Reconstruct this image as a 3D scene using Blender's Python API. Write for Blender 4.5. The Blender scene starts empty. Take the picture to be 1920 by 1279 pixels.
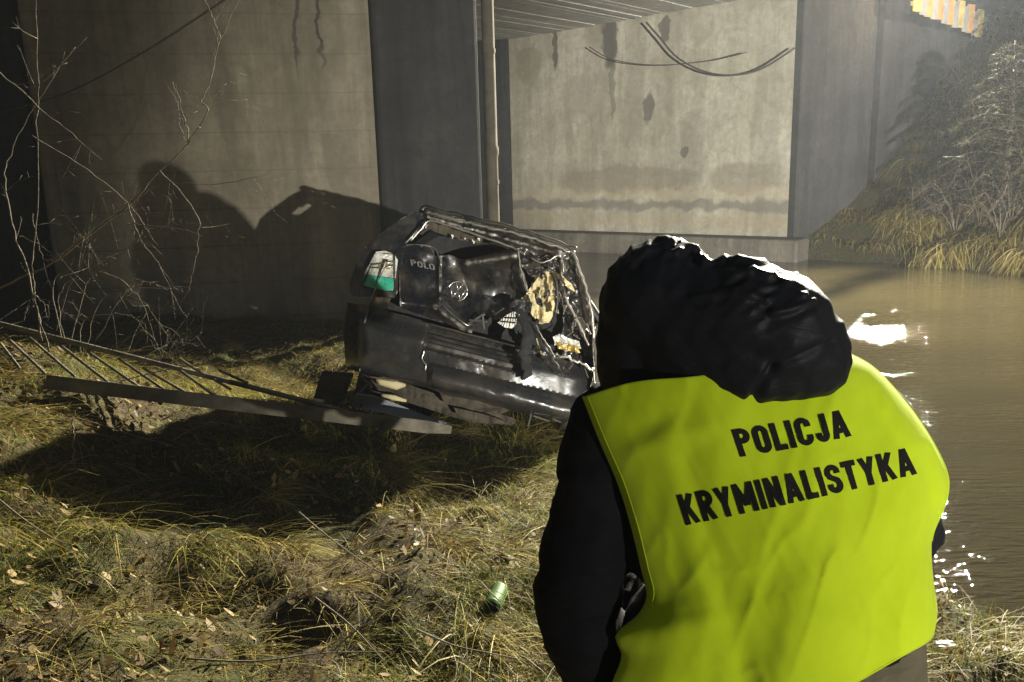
import bpy, bmesh, math, random
import numpy as np
from mathutils import Vector, Matrix

random.seed(7)
rng = np.random.default_rng(7)
scene = bpy.context.scene
COL = scene.collection

# ------------------------------------------------------------------ camera
CAM = np.array([0.0, 0.0, 2.0])            # metres above the river surface
FPX, PITCH, ROLL = 1507.0, math.radians(11.8), math.radians(1.5)
_f = np.array([0, math.cos(PITCH), -math.sin(PITCH)])
_r0 = np.array([1.0, 0, 0])
_u0 = np.array([0, math.sin(PITCH), math.cos(PITCH)])
_R = _r0 * math.cos(ROLL) - _u0 * math.sin(ROLL)
_U = _u0 * math.cos(ROLL) + _r0 * math.sin(ROLL)
cam_data = bpy.data.cameras.new('camera')
cam_data.sensor_width = 36.0
cam_data.lens = 36.0 * FPX / 1920.0
cam_data.clip_start = 0.05
cam_data.clip_end = 2000.0
cam = bpy.data.objects.new('camera', cam_data)
COL.objects.link(cam)
m = Matrix.Identity(4)
for i in range(3):
    m[i][0], m[i][1], m[i][2], m[i][3] = _R[i], _U[i], -_f[i], CAM[i]
cam.matrix_world = m
scene.camera = cam

# ------------------------------------------------------------------ sky, added cool fill, exposure
SUN_EL, SUN_ROT = math.radians(0.0), math.radians(70)
world = bpy.data.worlds.new('World')
scene.world = world
world.use_nodes = True
wn = world.node_tree.nodes
sky = wn.new('ShaderNodeTexSky')
sky.sky_type = 'NISHITA'
sky.sun_disc = False
sky.sun_elevation = SUN_EL
sky.sun_rotation = SUN_ROT
world.node_tree.links.new(sky.outputs[0], wn['Background'].inputs[0])
wn['Background'].inputs[1].default_value = 0.15
sd = bpy.data.lights.new('fill_sun', 'SUN')
sd.energy = 0.05  # added sun lamp, a weak cool fill for the shadows
sd.angle = math.radians(0.5)
sd.color = (0.8, 0.88, 1.0)
so = bpy.data.objects.new('fill_sun', sd)
so.rotation_euler = (math.radians(48), 0, math.radians(70))
COL.objects.link(so)
scene.view_settings.view_transform = 'Standard'
scene.view_settings.look = 'None'
scene.view_settings.gamma = 1.0
scene.view_settings.exposure = 0.0
scene.view_settings.use_curve_mapping = False
scene.render.engine = 'CYCLES'
scene.cycles.use_denoising = True
scene.cycles.max_bounces = 6
scene.cycles.diffuse_bounces = 3
scene.cycles.glossy_bounces = 3
scene.cycles.volume_bounces = 0
scene.cycles.sample_clamp_indirect = 4.0

# work lamps of the rescue crew and an added far-wall fill: (place, aim, power, half beam, blend, colour, radius)
LAMP_BACK = (8.0, -12.5, 1.2)
LAMP_DECK = (9.7, 19.0, 7.9)
LAMPS = {
    'wide': (LAMP_BACK, (0.47, 10.0, 1.2), 25500, 12.5, 1.0, (1.0, 0.96, 0.86), 0.07),
    'far_wall_fill': ((8.4, -12.6, 1.2), (6.2, 20.0, 3.0), 66000, 12.5, 0.8, (1.0, 0.975, 0.90), 0.07),  # extra head added to brighten the far wall
    'deck': (LAMP_DECK, (-0.6, 3.2, 0.4), 92000, 46, 1.0, (1.0, 0.94, 0.76), 0.14),
}


# ------------------------------------------------------------------ small tools
def ray(px, py):
    return _f + _R * ((px - 960) / FPX) + _U * ((639.5 - py) / FPX)


def P(px, py, Y):
    """a point of the place at forward distance Y seen in that direction"""
    d = ray(px, py)
    return CAM + d * (Y / d[1])


def G(px, py, z):
    d = ray(px, py)
    return CAM + d * ((z - 2.0) / d[2])


def _hash(ix, iy, iz, seed):
    h = (ix.astype(np.int64) * 374761393 + iy.astype(np.int64) * 668265263 + iz.astype(np.int64) * 2147483647 + seed * 974711) & 0x7fffffff
    h = ((h ^ (h >> 13)) * 1274126177) & 0x7fffffff
    h = ((h ^ (h >> 16)) * 668265263) & 0x7fffffff
    return ((h ^ (h >> 15)) & 0xffffff) / float(0xffffff)


def vnoise(x, y, z=None, seed=0):
    x = np.asarray(x, float); y = np.asarray(y, float)
    z = np.zeros_like(x) if z is None else np.asarray(z, float)
    ix, iy, iz = np.floor(x), np.floor(y), np.floor(z)
    fx, fy, fz = x - ix, y - iy, z - iz
    fx, fy, fz = [t * t * (3 - 2 * t) for t in (fx, fy, fz)]
    out = 0
    for dx in (0, 1):
        for dy in (0, 1):
            for dz in (0, 1):
                w = (fx if dx else 1 - fx) * (fy if dy else 1 - fy) * (fz if dz else 1 - fz)
                out = out + w * _hash(ix + dx, iy + dy, iz + dz, seed)
    return out


def fbm(x, y, z=None, seed=0, oct=4):
    a, s, t = 0.5, 0.0, 0.0
    x = np.asarray(x, float); y = np.asarray(y, float)
    z = np.zeros_like(x) if z is None else np.asarray(z, float)
    k = 1.0
    for o in range(oct):
        s = s + a * vnoise(x * k, y * k, z * k, seed + o * 17)
        t += a
        a *= 0.5
        k *= 2.03
    return s / t


def sstep(a, b, x):
    t = np.clip((np.asarray(x, float) - a) / (b - a), 0, 1)
    return t * t * (3 - 2 * t)


def crv(pts, n, closed=False):
    """Catmull-Rom resampling of a polyline"""
    pts = [np.asarray(p, float) for p in pts]
    if len(pts) == 2:
        return [pts[0] + (pts[1] - pts[0]) * (i / (n - 1)) for i in range(n)]
    out = []
    L = len(pts) - 1
    for i in range(n):
        t = i / (n - 1) * L
        k = min(int(t), L - 1)
        f = t - k
        p0 = pts[max(k - 1, 0)]; p1 = pts[k]; p2 = pts[k + 1]; p3 = pts[min(k + 2, L)]
        out.append(0.5 * (2 * p1 + (p2 - p0) * f + (2 * p0 - 5 * p1 + 4 * p2 - p3) * f ** 2 + (3 * p1 - p0 - 3 * p2 + p3) * f ** 3))
    return out


class MB:
    def __init__(self):
        self.v = []; self.f = []

    def add(self, vs, fs):
        o = len(self.v)
        self.v.extend([tuple(map(float, p)) for p in vs])
        self.f.extend([tuple(i + o for i in f) for f in fs])
        return self

    def box(self, c, ax, ay, az, sx, sy, sz, bev=0.0):
        c = np.asarray(c, float)
        ax, ay, az = [np.asarray(a, float) / np.linalg.norm(a) for a in (ax, ay, az)]
        if bev <= 0:
            vs = [c + ax * sx * i / 2 + ay * sy * j / 2 + az * sz * k / 2 for i in (-1, 1) for j in (-1, 1) for k in (-1, 1)]
            self.add(vs, [(0, 1, 3, 2), (4, 6, 7, 5), (0, 4, 5, 1), (2, 3, 7, 6), (0, 2, 6, 4), (1, 5, 7, 3)])
            return self
        b = bev
        prof = [(-sx / 2 + b, -sy / 2), (sx / 2 - b, -sy / 2), (sx / 2, -sy / 2 + b), (sx / 2, sy / 2 - b),
                (sx / 2 - b, sy / 2), (-sx / 2 + b, sy / 2), (-sx / 2, sy / 2 - b), (-sx / 2, -sy / 2 + b)]
        vs = []
        for z, k in ((-sz / 2, 1 - 2 * b / max(sx, sy)), (-sz / 2 + b, 1), (sz / 2 - b, 1), (sz / 2, 1 - 2 * b / max(sx, sy))):
            vs += [c + ax * p * k + ay * q * k + az * z for p, q in prof]
        fs = [tuple(range(7, -1, -1)), tuple(range(24, 32))]
        for r in range(3):
            for i in range(8):
                fs.append((r * 8 + i, r * 8 + (i + 1) % 8, r * 8 + 8 + (i + 1) % 8, r * 8 + 8 + i))
        self.add(vs, fs)
        return self

    def tube(self, pts, rad, n=8, cap=True, flat=1.0, up=(0, 0, 1)):
        pts = [np.asarray(p, float) for p in pts]
        m_ = len(pts)
        rad = [rad] * m_ if np.isscalar(rad) else list(rad)
        vs = []
        prev = None
        for i, p in enumerate(pts):
            t = pts[min(i + 1, m_ - 1)] - pts[max(i - 1, 0)]
            t = t / (np.linalg.norm(t) + 1e-9)
            if prev is None:
                a = np.cross(t, up)
                if np.linalg.norm(a) < 1e-3:
                    a = np.cross(t, (1, 0, 0))
            else:
                a = prev - t * (prev @ t)
            a = a / (np.linalg.norm(a) + 1e-9)
            prev = a
            b = np.cross(a, t)
            for k in range(n):
                q = 2 * math.pi * k / n
                vs.append(p + (a * math.cos(q) + b * math.sin(q) * flat) * rad[i])
        fs = []
        for i in range(m_ - 1):
            for k in range(n):
                fs.append((i * n + k, i * n + (k + 1) % n, (i + 1) * n + (k + 1) % n, (i + 1) * n + k))
        if cap:
            fs.append(tuple(range(n - 1, -1, -1)))
            fs.append(tuple(range((m_ - 1) * n, m_ * n)))
        self.add(vs, fs)
        return self

    def grid(self, pts, nu, nv, keep=None, close_u=False):
        """pts row-major nv rows of nu"""
        fs = []
        for j in range(nv - 1):
            for i in range(nu - 1 + (1 if close_u else 0)):
                a, b = j * nu + i, j * nu + (i + 1) % nu
                c, d = a + nu, b + nu
                if keep is None or (keep[a] and keep[b] and keep[c] and keep[d]):
                    fs.append((a, b, d, c))
        self.add(pts, fs)
        return self

    def build(self, name, mat, parent=None, smooth=False, solid=0.0, bevel=0.0, sharp=None):
        me = bpy.data.meshes.new(name)
        me.from_pydata(self.v, [], self.f)
        used = set(i for f in self.f for i in f)
        if len(used) < len(self.v):
            bm = bmesh.new(); bm.from_mesh(me)
            bmesh.ops.delete(bm, geom=[v for v in bm.verts if not v.link_faces], context='VERTS')
            bm.to_mesh(me); bm.free()
        o = bpy.data.objects.new(name, me)
        COL.objects.link(o)
        if mat is not None:
            me.materials.append(mat)
        if smooth:
            me.shade_smooth()
            if sharp:
                me.set_sharp_from_angle(angle=math.radians(sharp))
        if parent is not None:
            o.parent = parent
            o.matrix_parent_inverse = parent.matrix_world.inverted()
        if solid:
            s = o.modifiers.new('thickness', 'SOLIDIFY'); s.thickness = solid; s.offset = 0
        if bevel:
            s = o.modifiers.new('bevel', 'BEVEL'); s.width = bevel; s.segments = 2; s.limit_method = 'ANGLE'
        return o


def tag(o, label=None, cat=None, group=None, kind=None):
    if label: o['label'] = label
    if cat: o['category'] = cat
    if group: o['group'] = group
    if kind: o['kind'] = kind
    return o


def empty(name, loc, label=None, cat=None, group=None, kind=None):
    o = bpy.data.objects.new(name, None)
    o.empty_display_size = 0.1
    o.location = [float(c) for c in loc]
    o.matrix_world = Matrix.Translation(o.location)
    COL.objects.link(o)
    return tag(o, label, cat, group, kind)


def fast_mesh(name, verts, faces, mat, cols=None, smooth=False):
    """large meshes straight from numpy; faces (M,3) or (M,4)"""
    me = bpy.data.meshes.new(name)
    n, k = len(verts), faces.shape[1]
    me.vertices.add(n)
    me.vertices.foreach_set('co', np.asarray(verts, np.float32).ravel())
    me.loops.add(len(faces) * k)
    me.loops.foreach_set('vertex_index', faces.astype(np.int32).ravel())
    me.polygons.add(len(faces))
    me.polygons.foreach_set('loop_start', np.arange(0, len(faces) * k, k, dtype=np.int32))
    me.update(calc_edges=True)
    if cols is not None:
        a = me.color_attributes.new('tint', 'FLOAT_COLOR', 'POINT')
        c = np.ones((n, 4), np.float32); c[:, :3] = cols
        a.data.foreach_set('color', c.ravel())
    if smooth:
        me.shade_smooth()
    me.materials.append(mat)
    o = bpy.data.objects.new(name, me)
    COL.objects.link(o)
    return o


# ------------------------------------------------------------------ materials
class NT:
    def __init__(self, name):
        self.mat = bpy.data.materials.new(name)
        self.mat.use_nodes = True
        self.t = self.mat.node_tree
        self.b = self.t.nodes['Principled BSDF']

    def n(self, typ, **kw):
        x = self.t.nodes.new(typ)
        for k, v in kw.items():
            setattr(x, k, v)
        return x

    def link(self, a, b):
        self.t.links.new(a, b)

    def val(self, sock, v):
        if hasattr(v, 'is_linked') or hasattr(v, 'links'):
            self.link(v, sock)
        else:
            sock.default_value = v

    def coord(self, kind='Object', scale=(1, 1, 1), loc=(0, 0, 0), rot=(0, 0, 0)):
        tc = self.n('ShaderNodeTexCoord')
        mp = self.n('ShaderNodeMapping')
        mp.inputs['Scale'].default_value = scale
        mp.inputs['Location'].default_value = loc
        mp.inputs['Rotation'].default_value = rot
        self.link(tc.outputs[kind], mp.inputs[0])
        return mp.outputs[0]

    def noise(self, vec, scale, detail=5, rough=0.55, dist=0.0):
        x = self.n('ShaderNodeTexNoise')
        self.link(vec, x.inputs['Vector'])
        x.inputs['Scale'].default_value = scale
        x.inputs['Detail'].default_value = detail
        x.inputs['Roughness'].default_value = rough
        x.inputs['Distortion'].default_value = dist
        return x.outputs[0]

    def ramp(self, fac, stops, interp='LINEAR'):
        x = self.n('ShaderNodeValToRGB')
        x.color_ramp.interpolation = interp
        els = x.color_ramp.elements
        while len(els) < len(stops):
            els.new(0.5)
        for e, (p, c) in zip(els, stops):
            e.position = p
            e.color = (c, c, c, 1) if np.isscalar(c) else (*c, 1)
        self.link(fac, x.inputs[0])
        return x.outputs[0]

    def mix(self, fac, a, b, blend='MIX'):
        x = self.n('ShaderNodeMix', data_type='RGBA', blend_type=blend)
        self.val(x.inputs[0], fac)
        for s, v in ((x.inputs[6], a), (x.inputs[7], b)):
            if isinstance(v, tuple): s.default_value = (*v, 1) if len(v) == 3 else v
            else: self.link(v, s)
        return x.outputs[2]

    def math(self, op, a, b=0.0, c=None):
        x = self.n('ShaderNodeMath', operation=op)
        self.val(x.inputs[0], a); self.val(x.inputs[1], b)
        if c is not None: self.val(x.inputs[2], c)
        return x.outputs[0]

    def bump(self, h, strength=0.3, dist=0.01, normal=None):
        x = self.n('ShaderNodeBump')
        x.inputs['Strength'].default_value = strength
        x.inputs['Distance'].default_value = dist
        self.link(h, x.inputs['Height'])
        if normal is not None: self.link(normal, x.inputs['Normal'])
        return x.outputs[0]

    def set(self, **kw):
        for k, v in kw.items():
            s = self.b.inputs[k.replace('_', ' ')]
            if isinstance(v, tuple): s.default_value = (*v, 1) if len(v) == 3 and s.type == 'RGBA' else v
            elif hasattr(v, 'links') or hasattr(v, 'is_linked'): self.link(v, s)
            else: s.default_value = v
        return self


def plain(name, col, rough=0.6, metal=0.0, var=0.25, scale=20, bump=0.15, bdist=0.003, coat=0.0, spec=0.5):
    t = NT(name)
    v = t.coord()
    nz = t.noise(v, scale)
    lo = tuple(c * (1 - var) for c in col); hi = tuple(min(c * (1 + var), 1) for c in col)
    t.set(Base_Color=t.ramp(nz, [(0.3, lo), (0.7, hi)]), Roughness=rough, Metallic=metal)
    t.b.inputs['Specular IOR Level'].default_value = spec
    if coat:
        t.b.inputs['Coat Weight'].default_value = coat
        t.b.inputs['Coat Roughness'].default_value = 0.08
    if bump:
        t.set(Normal=t.bump(t.noise(v, scale * 3), bump, bdist))
    return t.mat


def concrete(name, lo, hi, stains=(), tide=None, board=0.0, streak=0.5, holes=True):
    """object coordinates: x along the face, z up.  stains: (x, z, rx, rz, strength, colour)"""
    t = NT(name)
    v = t.coord()
    big = t.noise(v, 0.55, 6, 0.62, 0.6)
    fine = t.noise(v, 9.0, 8, 0.7)
    vs = t.coord(scale=(1.3, 1.3, 0.14))
    run = t.noise(vs, 1.5, 7, 0.68, 0.5)
    mid = t.noise(v, 2.3, 7, 0.7, 0.9)
    c = t.ramp(big, [(0.32, lo), (0.66, hi)])
    c = t.mix(t.ramp(fine, [(0.35, 0.35), (0.62, 0.0)]), c, tuple(x * 0.45 for x in lo))
    c = t.mix(t.ramp(mid, [(0.36, 0.45), (0.56, 0.0)]), c, tuple(x * 0.62 for x in lo))
    c = t.mix(t.ramp(run, [(0.42, streak), (0.6, 0.0)]), c, tuple(x * 0.42 for x in lo))
    sep = t.n('ShaderNodeSeparateXYZ')
    wob = t.n('ShaderNodeTexNoise'); wob.inputs['Scale'].default_value = 2.4; wob.inputs['Detail'].default_value = 6
    t.link(v, wob.inputs['Vector'])
    vm = t.n('ShaderNodeVectorMath', operation='MULTIPLY_ADD')
    t.link(wob.outputs['Color'], vm.inputs[0]); vm.inputs[1].default_value = (0.5, 0.0, 0.5)
    t.link(v, vm.inputs[2])
    t.link(vm.outputs[0], sep.inputs[0])
    X, Z = sep.outputs[0], sep.outputs[2]
    for (x0, z0, rx, rz, st, colr) in stains:
        a = t.math('POWER', t.math('ABSOLUTE', t.math('DIVIDE', t.math('SUBTRACT', X, x0 + 0.25), rx)), 2.4)
        b = t.math('POWER', t.math('ABSOLUTE', t.math('DIVIDE', t.math('SUBTRACT', Z, z0 + 0.25), rz)), 2.4)
        d = t.math('ADD', a, b)
        mk = t.ramp(d, [(0.55, st), (1.0, 0.0)])
        c = t.mix(mk, c, colr)
    if tide:
        for (z0, hw, st, colr) in tide:
            d = t.math('DIVIDE', t.math('ABSOLUTE', t.math('SUBTRACT', Z, z0 + 0.25)), hw)
            c = t.mix(t.ramp(d, [(0.45, st), (1.0, 0.0)]), c, colr)
    pits = t.noise(v, 26, 3, 0.6)
    h = t.math('MULTIPLY', fine, 0.6)
    if holes:
        h = t.math('SUBTRACT', h, t.ramp(pits, [(0.68, 0.0), (0.74, 1.0)]))
        c = t.mix(t.ramp(pits, [(0.69, 0.0), (0.74, 0.7)]), c, tuple(x * 0.3 for x in lo))
    if board:
        wv = t.n('ShaderNodeTexWave', wave_type='BANDS', bands_direction='Z', wave_profile='SAW')
        t.link(v, wv.inputs['Vector'])
        wv.inputs['Scale'].default_value = 0.75; wv.inputs['Distortion'].default_value = 0.25
        wv.inputs['Detail'].default_value = 2
        ed = t.ramp(wv.outputs['Fac'], [(0.0, 1.0), (0.05, 0.0)])
        h = t.math('SUBTRACT', h, t.math('MULTIPLY', ed, board))
        c = t.mix(t.math('MULTIPLY', ed, 0.35), c, tuple(x * 0.5 for x in lo))
    t.set(Base_Color=c, Roughness=0.88, Normal=t.bump(h, 0.55, 0.02))
    t.b.inputs['Specular IOR Level'].default_value = 0.3
    return t.mat


def tinted(name, rough=0.7, transl=0.35, spec=0.25):
    """foliage and straw: colour per blade, light passing through"""
    t = NT(name)
    at = t.n('ShaderNodeAttribute', attribute_name='tint')
    t.set(Base_Color=at.outputs['Color'], Roughness=rough)
    t.b.inputs['Specular IOR Level'].default_value = spec
    if transl:
        tr = t.n('ShaderNodeBsdfTranslucent')
        t.link(at.outputs['Color'], tr.inputs[0])
        mx = t.n('ShaderNodeMixShader'); mx.inputs[0].default_value = transl
        t.link(t.b.outputs[0], mx.inputs[1]); t.link(tr.outputs[0], mx.inputs[2])
        t.link(mx.outputs[0], t.t.nodes['Material Output'].inputs[0])
    return t.mat


def paint(name, col, edge=(0.55, 0.52, 0.46), dirt=0.55, rough=0.18):
    """car paint: dusty, scratched, creases lightened as bare metal and as caught light"""
    t = NT(name)
    v = t.coord()
    d = t.noise(v, 3.5, 7, 0.7, 0.5)
    sc = t.noise(t.coord(scale=(2, 60, 18)), 6, 3, 0.6)
    c = t.mix(t.ramp(d, [(0.45, 0.0), (0.75, dirt)]), col, (0.11, 0.085, 0.05))
    c = t.mix(t.ramp(sc, [(0.70, 0.0), (0.74, 0.5)]), c, (0.3, 0.28, 0.25))
    g = t.n('ShaderNodeNewGeometry')
    pt = t.ramp(g.outputs['Pointiness'], [(0.535, 0.0), (0.60, 1.0)])
    pt = t.math('MULTIPLY', pt, t.ramp(t.noise(v, 11, 4, 0.7), [(0.42, 0.0), (0.58, 1.0)]))
    c = t.mix(pt, c, edge)  # bright crease edges painted in, worn metal and lit rims alike
    t.set(Base_Color=c, Roughness=t.ramp(d, [(0.35, rough), (0.75, 0.6)]))
    t.b.inputs['Coat Weight'].default_value = 0.5
    t.b.inputs['Coat Roughness'].default_value = 0.07
    t.set(Normal=t.bump(t.noise(v, 5, 4, 0.6), 0.25, 0.02))
    return t.mat


def glassy(name, col, rough=0.08, trans=0.85):
    t = NT(name)
    t.set(Base_Color=col, Roughness=rough)
    t.b.inputs['Transmission Weight'].default_value = trans
    t.b.inputs['IOR'].default_value = 1.45
    return t.mat


M = {}
M['soil'] = None
M['steel'] = plain('galvanised_steel', (0.36, 0.35, 0.32), 0.42, 0.7, 0.35, 9, 0.2)
M['rail'] = plain('muddy_ladder_metal', (0.12, 0.105, 0.072), 0.7, 0.15, 0.7, 7, 0.4, 0.006)
M['pipe'] = plain('weathered_pipe', (0.075, 0.066, 0.048), 0.9, 0.0, 0.3, 5, 0.2, spec=0.15)
M['cable'] = plain('cable_rubber', (0.05, 0.045, 0.04), 0.6)
M['bark'] = plain('bare_bark', (0.15, 0.125, 0.085), 0.85, 0, 0.45, 14, 0.4)
M['darkbark'] = plain('dark_bark', (0.10, 0.075, 0.05), 0.9, 0, 0.4, 14, 0.4)
M['grass'] = tinted('dry_grass', 0.6, 0.35)
M['leaf'] = tinted('dead_leaf', 0.65, 0.2, 0.35)
M['needle'] = tinted('needle_foliage', 0.6, 0.15, 0.2)
M['paint'] = paint('black_car_paint', (0.008, 0.009, 0.012))
M['plastic'] = paint('black_bumper_plastic', (0.022, 0.022, 0.023), (0.18, 0.17, 0.15), 0.5, 0.2)
M['darkplastic'] = plain('dark_trim', (0.015, 0.015, 0.016), 0.5, 0, 0.3, 8, 0.3)
M['interior'] = plain('interior_fabric', (0.02, 0.02, 0.021), 0.95, 0, 0.4, 30, 0.3)
M['baremetal'] = plain('torn_bare_metal', (0.55, 0.52, 0.46), 0.28, 0.9, 0.35, 10, 0.3)
M['chrome'] = plain('dull_chrome', (0.62, 0.61, 0.58), 0.25, 0.9, 0.2, 30, 0.1)
M['cream'] = plain('torn_cream_lining', (0.62, 0.53, 0.30), 0.8, 0, 0.22, 7, 0.5, 0.01)
M['mud'] = plain('dried_mud', (0.06, 0.05, 0.034), 0.92, 0, 0.45, 9, 0.7, 0.02)
M['plate'] = plain('muddy_plate', (0.055, 0.049, 0.038), 0.6, 0, 0.6, 14, 0.5)
M['shadowpane'] = plain('opaque_shadow_pane', (0.012, 0.014, 0.016), 0.12, 0, 0.4, 20, 0.3)  # opaque, so that the panes block light
M['tyre'] = plain('tyre_rubber', (0.035, 0.031, 0.027), 0.85, 0, 0.4, 8, 0.4)
M['rim'] = plain('steel_rim', (0.25, 0.24, 0.22), 0.4, 0.8, 0.3, 8, 0.2)
M['bluepanel'] = paint('grey_blue_panel', (0.23, 0.25, 0.29), (0.6, 0.6, 0.6), 0.35, 0.3)
M['lens_clear'] = plain('clear_lamp_lens', (0.72, 0.68, 0.60), 0.2, 0.2, 0.5, 24, 0.6, 0.01, 0.6)
M['lens_amber'] = plain('amber_lamp_lens', (0.42, 0.28, 0.05), 0.15, 0.2, 0.5, 30, 0.5, 0.01, 0.6)
M['lens_green'] = plain('tinted_lamp_lens', (0.05, 0.42, 0.27), 0.15, 0.0, 0.25, 30, 0.4, 0.01, 0.6)
M['white'] = plain('white_card', (0.75, 0.73, 0.66), 0.7, 0, 0.12, 20, 0.2)
M['print'] = plain('black_print', (0.007, 0.007, 0.006), 0.8, 0, 0.3, 60, 0.1, spec=0.15)
M['skin'] = plain('skin', (0.55, 0.36, 0.27), 0.55, 0, 0.1, 30, 0.1)
M['boots'] = plain('boot_leather', (0.02, 0.018, 0.015), 0.6)
M['lampglass'] = None
M['cangreen'] = plain('green_drink_can', (0.09, 0.19, 0.045), 0.55, 0.05, 0.2, 20, 0.1)
M['canend'] = plain('can_end', (0.5, 0.5, 0.48), 0.3, 0.9, 0.2, 20, 0.1)
M['picket_o'] = plain('orange_board', (0.75, 0.40, 0.13), 0.7, 0, 0.3, 5, 0.2)
M['picket_y'] = plain('yellow_board', (0.72, 0.55, 0.18), 0.7, 0, 0.3, 5, 0.2)
M['picket_g'] = plain('grey_board', (0.42, 0.40, 0.38), 0.7, 0, 0.2, 5, 0.2)


def cloth_mat():
    t = NT('fluorescent_yellow_cloth')
    v = t.coord()
    d = t.noise(v, 7, 5, 0.6)
    weave = t.n('ShaderNodeTexWave', wave_type='BANDS', bands_direction='DIAGONAL')
    t.link(v, weave.inputs['Vector']); weave.inputs['Scale'].default_value = 260
    c = t.ramp(d, [(0.3, (0.50, 0.66, 0.006)), (0.7, (0.59, 0.76, 0.012))])
    fold = t.noise(t.coord(scale=(1.0, 1.0, 0.35)), 16, 5, 0.6, 0.6)
    h = t.math('ADD', t.math('MULTIPLY', weave.outputs['Fac'], 0.02), fold)
    t.set(Base_Color=c, Roughness=0.85, Normal=t.bump(h, 0.13, 0.006))
    t.b.inputs['Sheen Weight'].default_value = 0.15
    t.b.inputs['Specular IOR Level'].default_value = 0.25
    tr = t.n('ShaderNodeBsdfTranslucent'); t.link(c, tr.inputs[0])
    mx = t.n('ShaderNodeMixShader'); mx.inputs[0].default_value = 0.18
    t.link(t.b.outputs[0], mx.inputs[1]); t.link(tr.outputs[0], mx.inputs[2])
    t.link(mx.outputs[0], t.t.nodes['Material Output'].inputs[0])
    return t.mat


def nylon(name, col, rough, bstr, spec=0.4):
    t = NT(name)
    v = t.coord()
    a = t.noise(t.coord(scale=(1, 1, 2.2)), 9, 5, 0.6, 0.8)
    b = t.noise(v, 60, 3, 0.5)
    h = t.math('ADD', a, t.math('MULTIPLY', b, 0.05))
    t.set(Base_Color=t.ramp(a, [(0.3, col), (0.7, tuple(c * 1.5 for c in col))]), Roughness=rough, Normal=t.bump(h, bstr, 0.02))
    t.b.inputs['Specular IOR Level'].default_value = spec
    return t.mat


M['vest'] = cloth_mat()
M['nylon'] = nylon('black_nylon', (0.007, 0.0075, 0.0105), 0.52, 0.22, 0.13)
M['softblack'] = nylon('black_softshell', (0.007, 0.007, 0.009), 0.8, 0.3, 0.12)
M['trouser'] = nylon('olive_trousers', (0.075, 0.066, 0.042), 0.85, 0.4, 0.2)

# ------------------------------------------------------------------ terrain
NEAR = np.array([(60, -14), (20, -1.5), (6, 1.4), (3, 2.6), (2.05, 3.1), (1.45, 3.75), (0.75, 4.35), (0.55, 5.0), (0.62, 6.2), (0.3, 8.2), (-0.1, 9.9),
                 (-0.5, 10.5), (-4, 13.6), (-20, 27), (-60, 60)], float)
FAR = np.array([(-60, 72), (-20, 39.5), (0.1, 22.4), (5.9, 17.6), (6.7, 17.2), (8.3, 15.7), (9.1, 14.3), (11, 13.2), (20, 9.6), (60, -2)], float)


def sdist(poly, x, y, side):
    best = np.full(x.shape, 1e9); sgn = np.ones(x.shape)
    for a, b in zip(poly[:-1], poly[1:]):
        d = b - a
        t = np.clip(((x - a[0]) * d[0] + (y - a[1]) * d[1]) / (d @ d), 0, 1)
        ex, ey = x - a[0] - t * d[0], y - a[1] - t * d[1]
        q = ex * ex + ey * ey
        c = np.sign(d[0] * ey - d[1] * ex)
        mk = q < best
        best = np.where(mk, q, best); sgn = np.where(mk, c, sgn)
    return np.sqrt(best) * np.where(sgn == 0, 1, sgn) * side


def ground_h(x, y):
    x = np.asarray(x, float); y = np.asarray(y, float)
    dn = sdist(NEAR, x, y, 1.0)
    df = sdist(FAR, x, y, 1.0)
    dn = dn + 0.22 * (fbm(x * 1.3, y * 1.3, seed=5) - 0.5)
    # near bank: small step at the water, then a slope, steeper on the left
    hn = 0.16 * sstep(-0.05, 0.18, dn) + 0.105 * np.clip(dn, 0, 2.9)
    hn = hn + 0.55 * sstep(1.2, 3.6, -x) * sstep(-2, 3, y) * sstep(0.4, 2.5, dn) * sstep(6.0, 4.9, y)
    hn = hn + 0.10 * (fbm(x * 0.9, y * 0.9, seed=2) - 0.5) * sstep(0, 0.8, dn)
    hn = hn + 0.25 * (fbm(x * 2.4, y * 2.4, seed=3) - 0.5) * sstep(0, 0.8, dn)
    hn = hn + 0.10 * (fbm(x * 7, y * 8, seed=4) - 0.5) * sstep(0, 0.5, dn)
    # hummock and the hollow behind it, lower left of the car
    hn = hn - 0.30 * np.exp(-((x + 1.85) / 0.30) ** 2 - ((y - 3.85) / 0.34) ** 2)
    hn = hn - 0.36 * np.exp(-((x + 1.8) / 1.2) ** 2 - ((y - 7.2) / 1.1) ** 2)
    # far bank: steep to the road
    right = sstep(7.3, 10.0, x)
    top = 1.0 + 4.2 * right
    hf = 0.25 * sstep(-0.05, 0.2, df) + np.minimum(0.42 * np.clip(df, 0, 50) + 0.6 * np.clip(df - 1.8, 0, 50), top)
    hf = hf + 0.5 * (fbm(x * 0.7, y * 0.7, seed=8) - 0.5) * sstep(0, 1.5, df) + 0.25 * (fbm(x * 2.2, y * 2.2, seed=9) - 0.5) * sstep(0, 0.8, df)
    bed = -0.5
    h = np.where(dn > -0.6, np.maximum(hn - 0.5 * sstep(0.05, -0.6, dn) * 1.2, bed), bed)
    h = np.where(df > -0.6, np.maximum(hf - 0.5 * sstep(0.05, -0.6, df) * 1.2, bed), h)
    return h, dn, df


def axis(lo, hi, dense_lo, dense_hi, d0, growth=1.18):
    out = list(np.arange(dense_lo, dense_hi + 1e-6, d0))
    s = d0; v = dense_hi
    while v < hi:
        s *= growth; v += s; out.append(v)
    s = d0; v = dense_lo
    while v > lo:
        s *= growth; v -= s; out.insert(0, v)
    return np.array(out)


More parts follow.
